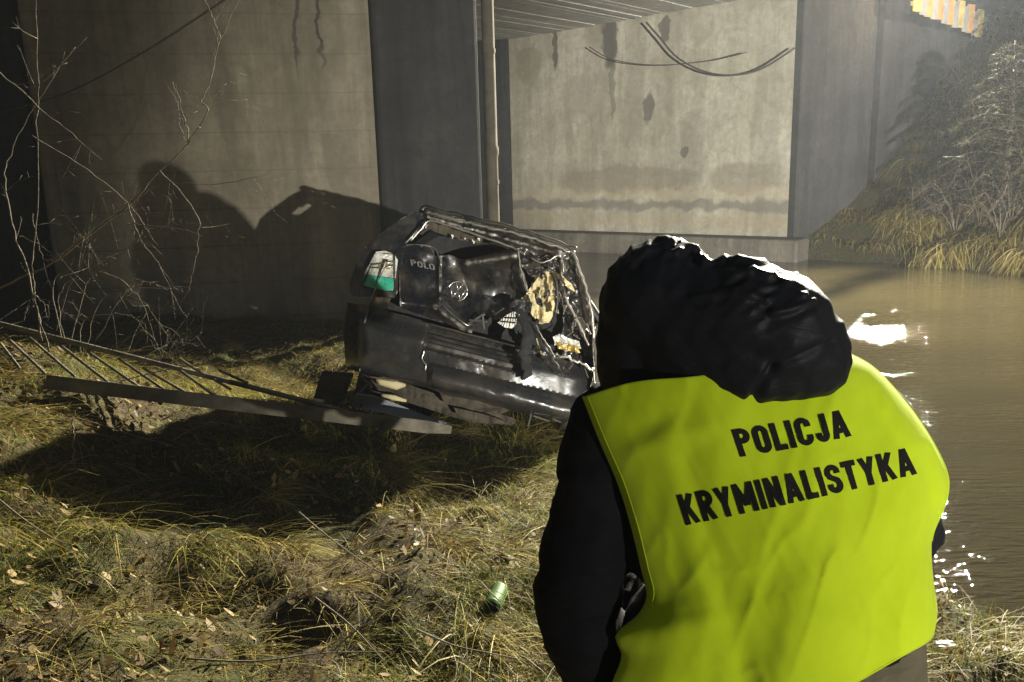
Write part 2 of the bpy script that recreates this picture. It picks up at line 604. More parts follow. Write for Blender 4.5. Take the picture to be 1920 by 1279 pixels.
def soil_mat():
    t = NT('bank_soil')
    v = t.coord()
    a = t.noise(v, 1.6, 8, 0.7, 0.4)
    b = t.noise(v, 22, 6, 0.7)
    c = t.ramp(b, [(0.3, (0.028, 0.02, 0.012)), (0.55, (0.085, 0.062, 0.032)), (0.75, (0.17, 0.13, 0.065))])
    g = t.ramp(b, [(0.3, (0.02, 0.028, 0.008)), (0.6, (0.075, 0.085, 0.022)), (0.8, (0.16, 0.16, 0.05))])
    c = t.mix(t.ramp(a, [(0.42, 0.0), (0.6, 0.85)]), c, g)
    t.set(Base_Color=c, Roughness=0.95, Normal=t.bump(b, 0.9, 0.04))
    t.b.inputs['Specular IOR Level'].default_value = 0.2
    return t.mat


M['soil'] = soil_mat()
xs = axis(-90, 90, -4.2, 3.0, 0.045, 1.10)
ys = axis(-40, 110, 1.6, 7.0, 0.045, 1.10)
gx, gy = np.meshgrid(xs, ys)
gz, _, _ = ground_h(gx.ravel(), gy.ravel())
gv = np.stack([gx.ravel(), gy.ravel(), gz], 1)
nx, ny = len(xs), len(ys)
ii, jj = np.meshgrid(np.arange(nx - 1), np.arange(ny - 1))
q0 = (jj * nx + ii).ravel()
ground = fast_mesh('ground', gv, np.stack([q0, q0 + 1, q0 + nx + 1, q0 + nx], 1), M['soil'], smooth=True)
tag(ground, 'dark earth river banks under dry grass and leaves', kind='structure')


def water_mat():
    t = NT('muddy_river_water')
    # flow runs roughly along the banks: ripples are long across the view
    v = t.coord(scale=(0.42, 1.8, 1.0), rot=(0, 0, math.radians(14)))
    a = t.noise(v, 2.6, 4, 0.55, 0.6)
    b = t.noise(v, 13.0, 3, 0.5, 0.4)
    l = t.noise(t.coord(scale=(0.4, 0.9, 1)), 0.5, 3)
    patch = t.ramp(t.noise(t.coord(scale=(0.5, 1.0, 1)), 0.9, 3, 0.6, 0.5), [(0.35, 0.35), (0.65, 1.5)])
    h = t.math('MULTIPLY', patch, t.math('ADD', t.math('MULTIPLY', a, 0.55), t.math('MULTIPLY', b, 0.6)))
    mud = t.ramp(l, [(0.3, (0.031, 0.025, 0.012)), (0.7, (0.044, 0.036, 0.017))])
    t.set(Base_Color=mud, Roughness=0.02, Normal=t.bump(h, 0.4, 0.05))
    t.b.inputs['IOR'].default_value = 1.33
    return t.mat


mb = MB()
mb.add([(-90, -40, 0), (90, -40, 0), (90, 110, 0), (-90, 110, 0)], [(0, 1, 2, 3)])
river = mb.build('river', water_mat())
tag(river, 'brown muddy river water with glints', kind='structure')

# ------------------------------------------------------------------ bridge
def face_box(name, mat, a, b, z0, z1, thick, parent, bev=0.03, n=1):
    """an upright slab whose front face runs from a to b; object x runs along the face"""
    a = np.array([a[0], a[1], 0.0]); b = np.array([b[0], b[1], 0.0])
    L = np.linalg.norm(b - a); d = (b - a) / L
    nrm = np.array([-d[1], d[0], 0.0])     # away from the viewer
    bm = MB()
    bm.box((L / 2, thick / 2, (z0 + z1) / 2), (1, 0, 0), (0, 1, 0), (0, 0, 1), L, thick, z1 - z0)
    o = bm.build(name, mat, None, bevel=bev)
    mw = Matrix(((d[0], nrm[0], 0, a[0]), (d[1], nrm[1], 0, a[1]), (0, 0, 1, 0), (0, 0, 0, 1)))
    o.matrix_world = mw
    if parent is not None:
        o.parent = parent
        o.matrix_parent_inverse = parent.matrix_world.inverted()
    return o


W_L = np.array([0.10, 22.8]); W_R = np.array([6.2, 17.7])
LEN = np.linalg.norm(W_R - W_L)
DK = (0.075, 0.068, 0.055)
M['farwall'] = concrete('far_abutment_concrete', (0.30, 0.27, 0.19), (0.46, 0.43, 0.34),
    stains=[(1.55, 5.1, 0.10, 0.55, 0.85, DK), (3.25, 5.05, 0.30, 0.62, 0.9, DK), (3.3, 4.3, 0.10, 1.2, 0.5, DK), (4.75, 5.2, 0.12, 0.35, 0.8, DK),
            (4.35, 3.45, 0.16, 0.42, 0.75, DK), (3.6, 1.75, 2.2, 0.35, 0.55, (0.16, 0.135, 0.09)), (6.8, 1.75, 0.9, 0.4, 0.5, (0.16, 0.135, 0.09)),
            (2.2, 3.9, 0.5, 0.5, 0.35, (0.2, 0.18, 0.14)), (5.3, 2.4, 0.12, 0.16, 0.7, DK), (0.7, 4.8, 0.5, 0.5, 0.5, (0.16, 0.14, 0.1))],
    tide=[(1.14, 0.15, 0.7, (0.13, 0.12, 0.10)), (0.80, 0.22, 0.3, (0.30, 0.23, 0.13)), (1.42, 0.16, 0.25, (0.40, 0.31, 0.18))], streak=0.4)
M['nearwall'] = concrete('near_abutment_concrete', (0.22, 0.195, 0.14), (0.35, 0.31, 0.23), board=0.5, streak=0.55,
    stains=[(3.05, 4.6, 0.03, 1.5, 0.75, (0.03, 0.028, 0.025)), (2.82, 4.4, 0.03, 1.3, 0.65, (0.03, 0.028, 0.025))])
M['pillar'] = concrete('tar_and_shade_concrete', (0.02, 0.02, 0.021), (0.045, 0.043, 0.04), streak=0.6)  # tar on the near pillar; elsewhere its dark colour replaces shade
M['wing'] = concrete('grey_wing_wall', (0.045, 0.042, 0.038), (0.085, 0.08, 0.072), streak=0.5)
M['ledge'] = concrete('ledge_concrete', (0.12, 0.105, 0.08), (0.22, 0.195, 0.15), streak=0.6)
M['soffit'] = concrete('deck_concrete', (0.42, 0.40, 0.35), (0.62, 0.60, 0.54), streak=0.15)

far = empty('far_abutment', (6.2, 17.7, 0), 'stained pale concrete abutment across the river under the bridge', 'abutment')
face_box('wall', M['farwall'], W_L, W_R, 0.2, 5.62, 1.6, far)
dwall = (W_R - W_L) / LEN
nw = np.array([dwall[1], -dwall[0]])       # toward the river
if nw @ (CAM[:2] - W_L) < 0: nw = -nw
face_box('ledge', M['ledge'], W_L - dwall * 0.1 + nw * 0.75, W_R + dwall * 0.4 + nw * 0.75, -0.6, 0.47, 0.74, far, 0.06)
axisb = np.array([0.87, 0.493])
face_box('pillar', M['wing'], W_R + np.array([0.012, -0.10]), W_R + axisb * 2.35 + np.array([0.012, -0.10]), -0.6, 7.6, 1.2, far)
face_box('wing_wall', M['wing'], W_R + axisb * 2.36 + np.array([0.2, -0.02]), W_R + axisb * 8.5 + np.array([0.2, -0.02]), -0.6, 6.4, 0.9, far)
face_box('shade_strip', M['pillar'], W_L + np.array([-0.95, 0.12]), W_L + np.array([-0.012, -0.10]), -0.6, 5.55, 1.4, far)  # dark slab standing in for the shaded strip beside the wall

near = empty('near_abutment', (-1.35, 9.5, 0), 'brown concrete abutment wall behind the wrecked car, with tarred pillar', 'abutment')
NWA = np.array([-1.36, 9.55]); ndir = np.array([-0.985, -0.17])
face_box('wall', M['nearwall'], NWA + ndir * 3.75, NWA, -0.6, 7.4, 1.0, near)
face_box('side_wing', M['pillar'], NWA + ndir * 3.8 + np.array([-7, -3.0]), NWA + ndir * 3.8 + np.array([-0.02, 0.1]), -0.6, 7.4, 0.8, near)  # dark material put in for the lack of light at this end
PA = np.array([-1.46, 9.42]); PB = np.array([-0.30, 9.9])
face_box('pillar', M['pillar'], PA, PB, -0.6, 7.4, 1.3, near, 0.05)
# downpipe at the pillar's corner
pp = PB + np.array([0.115, -0.02])
bm = MB().tube([(pp[0], pp[1], z) for z in (-0.4, 1, 2.2, 2.23, 2.3, 2.33, 4, 6, 7.4)], [0.075, 0.075, 0.075, 0.088, 0.088, 0.075, 0.075, 0.075, 0.075], 14)
pipe = bm.build('drain_pipe', M['pipe'], near, smooth=True, sharp=40)
for z in (1.9, 3.4, 4.9):
    b2 = MB().tube([(pp[0], pp[1], z - 0.025), (pp[0], pp[1], z + 0.025)], 0.084, 14)
    b2.build('clamp', M['pipe'], pipe)

# deck: board-marked underside, slab and parapet beam above the frame
deck = empty('bridge_deck', (3, 14, 5.6), 'bridge deck underside with board marks in the concrete', 'bridge deck')
A0 = np.array([-1.2, 9.1]); A1 = W_R + np.array([0.0, -0.45]); B0 = np.array([-9.0, 17.0]); B1 = W_L + np.array([-1.2, 1.3])
sb = MB()
NB = 52
cross = (B0 - A0); cross = cross / np.linalg.norm(cross)
for k in range(NB):
    t0, t1 = k / NB, (k + 0.985) / NB
    dz = 5.50 + random.uniform(0, 0.022)
    p = [A0 + (B0 - A0) * t0, A1 + (B1 - A1) * t0, A1 + (B1 - A1) * t1, A0 + (B0 - A0) * t1]
    # boards run across the river
    vs = [(q[0], q[1], dz) for q in p] + [(q[0], q[1], 5.7) for q in p]
    sb.add(vs, [(3, 2, 1, 0), (4, 5, 6, 7), (0, 1, 5, 4), (1, 2, 6, 5), (2, 3, 7, 6), (3, 0, 4, 7)])
so_ = sb.build('soffit', M['soffit'], deck); so_['kind'] = 'stuff'
sb = MB()
p = [A0 + np.array([-6, -2.5]), A1 + axisb * 6, B1 + axisb * 8, B0 + np.array([-8, -1])]
sb.add([(q[0], q[1], 5.75) for q in p] + [(q[0], q[1], 6.35) for q in p], [(3, 2, 1, 0), (4, 5, 6, 7), (0, 1, 5, 4), (1, 2, 6, 5), (2, 3, 7, 6), (3, 0, 4, 7)])
sb.build('slab', M['soffit'], deck)


def cable(name, pts, r, label, n=24, mat='cable'):
    o = MB().tube(crv(pts, n), r, 6).build(name, M[mat], None, True)
    return tag(o, label, 'cable')


def onwall(px, py, off=0.25):
    """the point on the far abutment's face in that direction, pulled out a little"""
    d = ray(px, py)
    n3 = np.array([nw[0], nw[1], 0]); o3 = np.array([W_L[0], W_L[1], 0]) + n3 * off
    return CAM + d * (((o3 - CAM) @ n3) / (d @ n3))


cable('hanging_cable', [onwall(1212, 42), onwall(1238, 72), onwall(1270, 108), onwall(1320, 134), onwall(1375, 141), onwall(1430, 128), onwall(1490, 90)], 0.022,
      'thick black cable sagging in front of the far abutment')
cable('hanging_cable', [onwall(1105, 88), onwall(1150, 112), onwall(1230, 122), onwall(1330, 114), onwall(1400, 98)], 0.012,
      'thin cable sagging left of the thick one on the far abutment')
cable('hanging_cable', [P(-30, 218, 8.2), P(120, 176, 8.3), P(280, 92, 8.5), P(440, -12, 8.8)], 0.007, 'thin dark wire slanting up across the shaded abutment wall')

# orange and grey board fence on the far road
fence = empty('roadside_fence', P(1750, 30, 17.2), 'bright orange and yellow board fence along the far road', 'fence')
NP = 12
for k in range(NP):
    t = k / (NP - 1)
    Y = 17.0 + 6.0 * t
    px = 1722 + (1905 - 1722) * (1 - (1 - t) ** 1.25)
    top = P(px, -42 + 100 * ((px - 1722) / 183), Y); bot = P(px, 20 + 74 * ((px - 1722) / 183), Y)
    w = 0.26
    b = MB().box((top + bot) / 2, (0.87, 0.49, 0), (-0.49, 0.87, 0), (0, 0, 1), w, 0.035, top[2] - bot[2] + random.uniform(0, 0.1), 0.006)
    b.build('picket', M[('picket_y', 'picket_o', 'picket_o', 'picket_o', 'picket_y', 'picket_o')[k % 6]], fence)
    if k < NP - 1:
        t2 = (k + 0.5) / (NP - 1); Y2 = 17.0 + 6.0 * t2 + 0.04
        px2 = 1722 + 183 * (1 - (1 - t2) ** 1.25)
        top2 = P(px2, -36 + 100 * ((px2 - 1722) / 183), Y2); bot2 = P(px2, 24 + 74 * ((px2 - 1722) / 183), Y2)
        MB().box((top2 + bot2) / 2, (0.87, 0.49, 0), (-0.49, 0.87, 0), (0, 0, 1), 0.2, 0.03, top2[2] - bot2[2], 0.006).build('picket', M['picket_g'], fence)
e0, e1 = P(1715, 5, 17.05), P(1912, 82, 23.1)
MB().box((e0 + e1) / 2 + np.array([-0.03, 0.06, 0.0]), e1 - e0, (-0.49, 0.87, 0), (0, 0, 1), np.linalg.norm(e1 - e0), 0.05, 0.09).build('rail', M['picket_g'], fence)


# ------------------------------------------------------------------ wrecked car
YC = 5.2
CO = P(655, 700, YC)                                  # bumper's lower left corner
ang = math.atan2(0.225, 0.974)
cU = _R * math.cos(ang) - _U * math.sin(ang)
cV = _R * math.sin(ang) + _U * math.cos(ang)
cW = np.cross(cV, cU); cW = cW / np.linalg.norm(cW)
if cW @ _f < 0: cW = -cW
yaw = math.radians(4)
cWy = cW * math.cos(yaw) + cU * math.sin(yaw)
DEP = (CO - CAM) @ _f
PM = DEP / FPX                                         # metres per pixel at the car's rear


def uv(px, py):
    d = (_R * (px - 655) - _U * (py - 700)) * PM
    return np.array([d @ cU, d @ cV])


def cp(u, w, v):
    return CO + cU * u + cWy * w + cV * v


def cq(px, py, w):
    """a point of the car at depth w behind the bumper plane, seen in that direction"""
    d = ray(px, py)
    d = d / (d @ _f)
    return CAM + d * (DEP + w)


def inpoly(x, y, poly):
    x = np.asarray(x); y = np.asarray(y)
    c = np.zeros(x.shape, bool)
    j = len(poly) - 1
    for i in range(len(poly)):
        xi, yi = poly[i]; xj, yj = poly[j]
        if yi != yj:
            c ^= ((yi > y) != (yj > y)) & (x < (xj - xi) * (y - yi) / (yj - yi) + xi)
        j = i
    return c


def crumple(x, y, s, seed, amp):
    n1 = 1 - np.abs(2 * vnoise(x / s, y / s, seed=seed) - 1)
    n2 = 1 - np.abs(2 * vnoise(x / s * 2.3 + 7, y / s * 2.3, seed=seed + 3) - 1)
    n3 = vnoise(x / s * 5, y / s * 5 + 3, seed=seed + 5)
    return amp * (n1 * 0.65 + n2 * 0.28 + n3 * 0.12)


def ridge(x, y, a, b, wd):
    a = np.array(a, float); b = np.array(b, float); d = b - a
    t = np.clip(((x - a[0]) * d[0] + (y - a[1]) * d[1]) / (d @ d), 0, 1)
    q = np.hypot(x - a[0] - t * d[0], y - a[1] - t * d[1])
    return np.exp(-(q / wd) ** 2)


def sheet(name, poly, depth, mat, parent, step=4.0, solid=0.004, smooth=True, sharp=35, label=None):
    """a sheet-metal piece with outline poly (directions in pixels) and depth(px,py) behind the bumper plane"""
    poly = [tuple(p) for p in poly]
    x0, x1 = min(p[0] for p in poly) - step, max(p[0] for p in poly) + step
    y0, y1 = min(p[1] for p in poly) - step, max(p[1] for p in poly) + step
    X, Y = np.meshgrid(np.arange(x0, x1 + step, step), np.arange(y0, y1 + step, step))
    nv, nu = X.shape
    X = X.ravel(); Y = Y.ravel()
    keep = inpoly(X, Y, poly)
    # rim vertices slide onto the true outline so that the edge is clean, not stepped
    K = keep.reshape(nv, nu)
    nb = np.zeros_like(K); nb[1:] |= K[:-1]; nb[:-1] |= K[1:]; nb[:, 1:] |= K[:, :-1]; nb[:, :-1] |= K[:, 1:]
    nb[1:, 1:] |= K[:-1, :-1]; nb[:-1, :-1] |= K[1:, 1:]; nb[1:, :-1] |= K[:-1, 1:]; nb[:-1, 1:] |= K[1:, :-1]
    rim = (nb & ~K).ravel()
    pa = np.array(poly, float); pb_ = np.roll(pa, -1, 0)
    for i_ in np.nonzero(rim)[0]:
        q_ = np.array([X[i_], Y[i_]]); dd = pb_ - pa
        tt = np.clip(((q_ - pa) * dd).sum(1) / ((dd * dd).sum(1) + 1e-9), 0, 1)
        c_ = pa + dd * tt[:, None]
        j_ = ((c_ - q_) ** 2).sum(1).argmin()
        X[i_], Y[i_] = c_[j_]
    keep = keep | rim
    D = depth(X, Y)
    pts = [cq(x, y, d) for x, y, d in zip(X, Y, D)]
    o = MB().grid(pts, nu, nv, keep).build(name, mat, parent, smooth=smooth, solid=solid, sharp=sharp)
    if label: o['label'] = label
    return o


def roughen(poly, n=3, amp=3.0, seed=1):
    r_ = random.Random(seed)
    out = []
    for i in range(len(poly)):
        a, b = np.array(poly[i], float), np.array(poly[(i + 1) % len(poly)], float)
        for k in range(n):
            q = a + (b - a) * k / n
            if k: q = q + np.array([r_.uniform(-amp, amp), r_.uniform(-amp, amp)])
            out.append(tuple(q))
    return out


car = empty('wrecked_car', cp(0.8, 1.8, -0.2), 'crushed black hatchback car tipped to one side on the river bank, rear towards us', 'car')

# --- shell: side panels and floor lofted from the rear to the nose
SECT = [  # w, left-low, left-mid, left-belt, right-belt, right-mid, right-low (u, v)
    (0.10, (0.02, 0.02), (-0.02, 0.42), (0.03, 0.80), (1.56, 0.62), (1.63, 0.36), (1.60, 0.02)),
    (0.45, (0.00, 0.00), (-0.04, 0.44), (0.02, 0.84), (1.58, 0.72), (1.66, 0.38), (1.64, -0.02)),
    (1.10, (0.00, -0.02), (-0.04, 0.44), (0.03, 0.85), (1.57, 0.78), (1.68, 0.40), (1.65, -0.03)),
    (1.90, (0.00, -0.02), (-0.04, 0.42), (0.04, 0.80), (1.56, 0.76), (1.68, 0.40), (1.65, -0.03)),
    (2.60, (0.02, -0.02), (-0.03, 0.40), (0.07, 0.72), (1.54, 0.70), (1.66, 0.38), (1.63, -0.03)),
    (3.30, (0.08, 0.00), (0.05, 0.36), (0.16, 0.60), (1.46, 0.58), (1.58, 0.36), (1.55, -0.01)),
    (3.62, (0.25, 0.04), (0.22, 0.32), (0.30, 0.46), (1.32, 0.45), (1.42, 0.32), (1.40, 0.04)),
]


def lerp_sect(w):
    for a, b in zip(SECT[:-1], SECT[1:]):
        if w <= b[0]:
            t = (w - a[0]) / (b[0] - a[0])
            return [np.array(a[i]) * (1 - t) + np.array(b[i]) * t for i in range(1, 7)]
    return [np.array(q) for q in SECT[-1][1:]]


for side, idx, nm in ((0, (0, 1, 2), 'left_side_panel'), (1, (5, 4, 3), 'right_side_panel')):
    nu, nv = 60, 16
    pts = []
    for j in range(nv):
        for i in range(nu):
            w = 0.10 + 3.52 * i / (nu - 1)
            s = lerp_sect(w)
            c = crv([s[k] for k in idx], nv)[j]
            dn_ = float(crumple(np.array([w]), np.array([j / nv]), 0.35, 11 + side, 0.05 if side else 0.025)[0])
            pts.append(cp(c[0] + (-dn_ if side else dn_), w, c[1]))
    MB().grid(pts, nu, nv).build('side_panel', M['paint'], car, smooth=True, solid=0.004, sharp=40)
fl = []
for i in range(24):
    w = 0.14 + 3.4 * i / 23
    s = lerp_sect(w)
    for j in range(8):
        u = s[0][0] + (s[5][0] - s[0][0]) * j / 7
        fl.append(cp(u, w, s[0][1] + 0.03 + 0.03 * random.random()))
MB().grid(fl, 8, 24).build('underbody', M['darkplastic'], car, solid=0.01)
# bonnet over the nose
bn = []
for i in range(16):
    w = 2.5 + 1.1 * i / 15
    s = lerp_sect(w)
    for j in range(14):
        t = j / 13
        u = s[2][0] + (s[3][0] - s[2][0]) * t
        v = s[2][1] + (s[3][1] - s[2][1]) * t + 0.06 * math.sin(math.pi * t)
        bn.append(cp(u, w, v + float(crumple(np.array([u]), np.array([w]), 0.3, 31, 0.05)[0])))
MB().grid(bn, 14, 16).build('bonnet', M['paint'], car, smooth=True, solid=0.004)
# roof, pressed down toward the right
rf = []
for i in range(30):
    w = 0.20 + 1.75 * i / 29
    for j in range(34):
        t = j / 33
        l = uv(800, 396); r_ = uv(1078, 468)
        u = l[0] - 0.02 + (r_[0] + 0.02 - l[0]) * t
        v = l[1] + (r_[1] - l[1]) * t + 0.03 * math.sin(math.pi * t) - 0.10 * (i / 29) ** 2 - 0.12 * t * sstep(0.2, 0.8, w)
        rf.append(cp(u, w, v - 0.03 + float(crumple(np.array([u]), np.array([w]), 0.28, 21, 0.05)[0])))
MB().grid(rf, 34, 30).build('roof', M['paint'], car, smooth=True, solid=0.006, sharp=35)
for side in (0, 1):
    wp = []
    for i in range(22):
        w = 0.36 + 1.5 * i / 21
        sct = lerp_sect(w)
        lo_ = sct[2] if side == 0 else sct[3]
        hi_ = uv(800, 396) + np.array([0.0, -0.07]) if side == 0 else uv(1078, 468) + np.array([0.0, -0.12])
        hi_ = hi_ + np.array([0, -0.10 * (i / 21) ** 2])
        for j in range(8):
            c_ = lo_ + (hi_ - lo_) * j / 7
            wp.append(cp(c_[0] + random.uniform(-0.004, 0.004), w, c_[1]))
    MB().grid(wp, 8, 22).build('shadow_pane', M['shadowpane'], car, smooth=False, solid=0.004)  # opaque panes added to close gaps in the car's cast shadow
# windscreen frame stubs, front pillars
for (a, b) in (((0.08, 2.45, 0.74), (0.27, 1.95, 1.03)), ((1.52, 2.45, 0.70), (1.22, 1.95, 0.86))):
    MB().tube(crv([cp(*a), cp(*b)], 6), 0.035, 8).build('pillar', M['paint'], car, True)
for w_ in (0.95,):
    MB().tube(crv([cp(0.03, w_, 0.83), cp(0.14, w_, 1.0), cp(0.25, w_, 1.12)], 8), 0.04, 8).build('pillar', M['paint'], car, True)
    MB().tube(crv([cp(1.57, w_, 0.76), cp(1.42, w_, 0.9), cp(1.25, w_, 1.0)], 8), 0.04, 8).build('pillar', M['paint'], car, True)

# left rear pillar panel round the side window and lamp
sheet('rear_pillar', roughen([(676, 470), (712, 440), (752, 410), (797, 388), (812, 404), (806, 416), (778, 440), (762, 456), (757, 470), (748, 545), (742, 560), (660, 556), (655, 535)], 2, 1.0, 3),
      lambda x, y: 0.20 + 0.10 * sstep(700, 640, x) + 0.10 * sstep(560, 400, y) + crumple(x, y, 45, 41, 0.02), M['paint'], car)
# tail lamp, left: clear top, amber middle, tinted reversing band
def lampd(x, y): return 0.135 + 0.05 * sstep(705, 672, x) + 0.05 * sstep(545, 470, y) - 0.012 * np.cos((x - 712) / 30.0)
tl = sheet('tail_lamp', [(705, 472), (722, 470), (740, 477), (746, 488), (742, 522), (683, 514), (690, 500)], lampd, M['lens_clear'], car, 2.0)
sheet('amber_reflector', [(712, 492), (732, 495), (731, 505), (708, 502)], lambda x, y: lampd(x, y) - 0.008, M['lens_amber'], tl, 1.6, 0.003)
sheet('tinted_band', [(685, 514), (741, 523), (737, 545), (722, 545), (678, 535)], lambda x, y: lampd(x, y) - 0.004, M['lens_green'], tl, 2.0, 0.004)
for k in range(2):
    a = cq(694 + k * 3, 497 + k * 5.5, 0.118); b = cq(742, 491 + k * 7, 0.112)
    MB().tube([a, (a + b) / 2 + cV * random.uniform(-0.01, 0.01), b], 0.004, 6).build('lamp_rib', M['chrome'], tl, True)
MB().tube([cq(678, 537, 0.15), cq(707, 474, 0.18), cq(740, 477, 0.15), cq(739, 547, 0.12), cq(678, 537, 0.15)], 0.005, 6).build('lamp_seal', M['darkplastic'], tl)

# tailgate, buckled inwards on the right
def tgd(x, y):
    d = 0.13 + 0.14 * sstep(600, 440, y)
    d = d + 0.16 * np.exp(-((x - 868) / 50.0) ** 2 - ((y - 545) / 50.0) ** 2)
    d = d + 0.20 * np.exp(-((x - 960) / 60.0) ** 2 - ((y - 560) / 50.0) ** 2)
    d = d - 0.05 * ridge(x, y, (752, 566), (818, 574), 13) - 0.06 * ridge(x, y, (818, 576), (880, 622), 9)
    d = d - 0.10 * ridge(x, y, (878, 494), (968, 480), 12) - 0.05 * ridge(x, y, (826, 480), (826, 560), 6)
    d = d - 0.04 * ridge(x, y, (966, 480), (990, 560), 8)
    return d + crumple(x, y, 52, 51, 0.05) - 0.02


tg = sheet('tailgate', roughen([(750, 464), (764, 458), (806, 462), (816, 482), (842, 478), (872, 488), (968, 466), (982, 498), (990, 556), (972, 578), (930, 600), (905, 590), (890, 606), (884, 628), (858, 616), (820, 602), (778, 586), (750, 574)], 3, 2.0, 5),
           tgd, M['paint'], car, 3.0, 0.006, sharp=28)
MB().tube([cq(x, y, float(tgd(np.array([x]), np.array([y]))[0]) - 0.012) for x, y in [(764, 458), (784, 459), (806, 461), (818, 468), (826, 490), (828, 505)]], 0.004, 6).build('edge_trim', M['baremetal'], tg, True)
MB().tube([cq(x, y, float(tgd(np.array([x]), np.array([y]))[0]) - 0.01) for x, y in [(820, 560), (838, 580), (856, 596), (876, 610), (892, 608)]], 0.0045, 6).build('edge_trim', M['baremetal'], tg, True)


def _strip(pts, th):
    """a flat thick stroke along a polyline, mitred"""
    pts = [np.array(p, float) for p in pts]
    pts = [p for i, p in enumerate(pts) if i == 0 or np.linalg.norm(p - pts[i - 1]) > 1e-4]
    out = []
    for i, p in enumerate(pts):
        a = pts[i] - pts[i - 1] if i > 0 else pts[1] - pts[0]
        b = pts[i + 1] - pts[i] if i < len(pts) - 1 else a
        a = a / np.linalg.norm(a); b = b / np.linalg.norm(b)
        n1 = np.array([-a[1], a[0]]); n2 = np.array([-b[1], b[0]])
        m_ = n1 + n2; m_ = m_ / np.linalg.norm(m_)
        m_ = m_ / max(m_ @ n1, 0.5)
        out.append((p - m_ * th / 2, p + m_ * th / 2))
    return out


def _arc(cx, cy, rx, ry, a0, a1, n=9):
    return [(cx + rx * math.cos(math.radians(a0 + (a1 - a0) * i / n)), cy + ry * math.sin(math.radians(a0 + (a1 - a0) * i / n))) for i in range(n + 1)]


def glyph(ch, th):
    """heavy condensed capital in a box of height 1; returns width and its strokes"""
    h = th / 2
    W = {'I': th, 'M': 0.68, 'A': 0.56, 'Y': 0.54, 'K': 0.52, 'L': 0.40, 'J': 0.42, 'T': 0.46, 'N': 0.52}.get(ch, 0.50)
    r, l, m_ = W - h, h, W / 2
    ro = [(l, 0.27)] + _arc(m_, 0.27, m_ - h, 0.27 - h, 180, 360) + [(r, 0.73)] + _arc(m_, 0.73, m_ - h, 0.27 - h, 0, 180) + [(l, 0.27)]
    bowl = [(l, 1 - h), (W - 0.25, 1 - h)] + _arc(W - 0.25, 0.725, 0.25 - h, 0.275 - h, 90, -90) + [(l, 0.45 + h)]
    S = {
        'P': [[(l, 0), (l, 1)], bowl],
        'R': [[(l, 0), (l, 1)], bowl, [(W * 0.45, 0.5), (r + 0.01, 0)]],
        'O': [ro],
        'L': [[(l, 1), (l, 0)], [(0, h), (W, h)]],
        'I': [[(l, 0), (l, 1)]],
        'C': [[(r, 0.66)] + _arc(m_, 0.73, m_ - h, 0.27 - h, 0, 180) + [(l, 0.27)] + _arc(m_, 0.27, m_ - h, 0.27 - h, 180, 360) + [(r, 0.36)]],
        'J': [[(r, 1), (r, 0.25)] + _arc(m_, 0.25, m_ - h, 0.25 - h, 0, -180) + [(l, 0.34)]],
        'A': [[(h * 0.9, 0), (m_ - 0.01, 1)], [(W - h * 0.9, 0), (m_ + 0.01, 1)], [(W * 0.25, 0.28), (W * 0.75, 0.28)]],
        'K': [[(l, 0), (l, 1)], [(r, 1), (l + 0.06, 0.42)], [(W * 0.42, 0.58), (r + 0.01, 0)]],
        'Y': [[(h, 1), (m_, 0.44)], [(W - h, 1), (m_, 0.44)], [(m_, 0), (m_, 0.5)]],
        'M': [[(l, 0), (l, 1)], [(r, 0), (r, 1)], [(l, 1), (m_, 0.25)], [(r, 1), (m_, 0.25)]],
        'N': [[(l, 0), (l, 1)], [(r, 0), (r, 1)], [(l, 1), (r, 0)]],
        'S': [[(r, 0.68)] + _arc(m_, 0.745, m_ - h, 0.255 - h, 0, 180) + [(l, 0.70), (l + 0.05, 0.58), (r - 0.05, 0.44), (r, 0.31)] + _arc(m_, 0.255, m_ - h, 0.255 - h, 0, -180) + [(l, 0.33)]],
        'T': [[(m_, 0), (m_, 1)], [(0, 1 - h), (W, 1 - h)]],
    }[ch]
    return W, S


def text_mesh(txt, th):
    bm = bmesh.new()
    x = 0.0
    for k, ch in enumerate(txt):
        W, S = glyph(ch, th)
        for j, st in enumerate(S):
            q = _strip(st, th)
            vs = [(bm.verts.new((x + float(np.clip(a[0], 0, W)), float(np.clip(a[1], 0, 1)), 0.0008 * j)), bm.verts.new((x + float(np.clip(b[0], 0, W)), float(np.clip(b[1], 0, 1)), 0.0008 * j))) for a, b in q]
            for (a, b), (c, d) in zip(vs[:-1], vs[1:]):
                try: bm.faces.new((a, c, d, b))
                except ValueError: pass
        x += W + 0.085
    bmesh.ops.triangulate(bm, faces=bm.faces)
    return bm


def subdiv_long(bm, mx):
    for _ in range(6):
        long = [e for e in bm.edges if e.calc_length() > mx]
        if not long: break
        bmesh.ops.subdivide_edges(bm, edges=long, cuts=1)
        bmesh.ops.triangulate(bm, faces=bm.faces)


def letters(txt, th, place, mat, parent, mx=0.2):
    """each letter an object; the word fills the unit box 0..1 x 0..1 and is put in place by place(s, t)"""
    total = sum(glyph(c, th)[0] for c in txt) + 0.085 * (len(txt) - 1)
    x = 0.0
    for c in txt:
        bm = text_mesh(c, th)
        subdiv_long(bm, mx)
        for v in bm.verts:
            q = place((v.co.x + x) / total, v.co.y, v.co.z)
            v.co = Vector([float(k) for k in q])
        me = bpy.data.meshes.new('letter')
        bm.to_mesh(me); bm.free()
        me.materials.append(mat)
        o = bpy.data.objects.new('letter', me)
        COL.objects.link(o)
        o.parent = parent
        o.matrix_parent_inverse = parent.matrix_world.inverted()
        s = o.modifiers.new('thickness', 'SOLIDIFY'); s.thickness = 0.0006; s.offset = 0
        x += glyph(c, th)[0] + 0.085


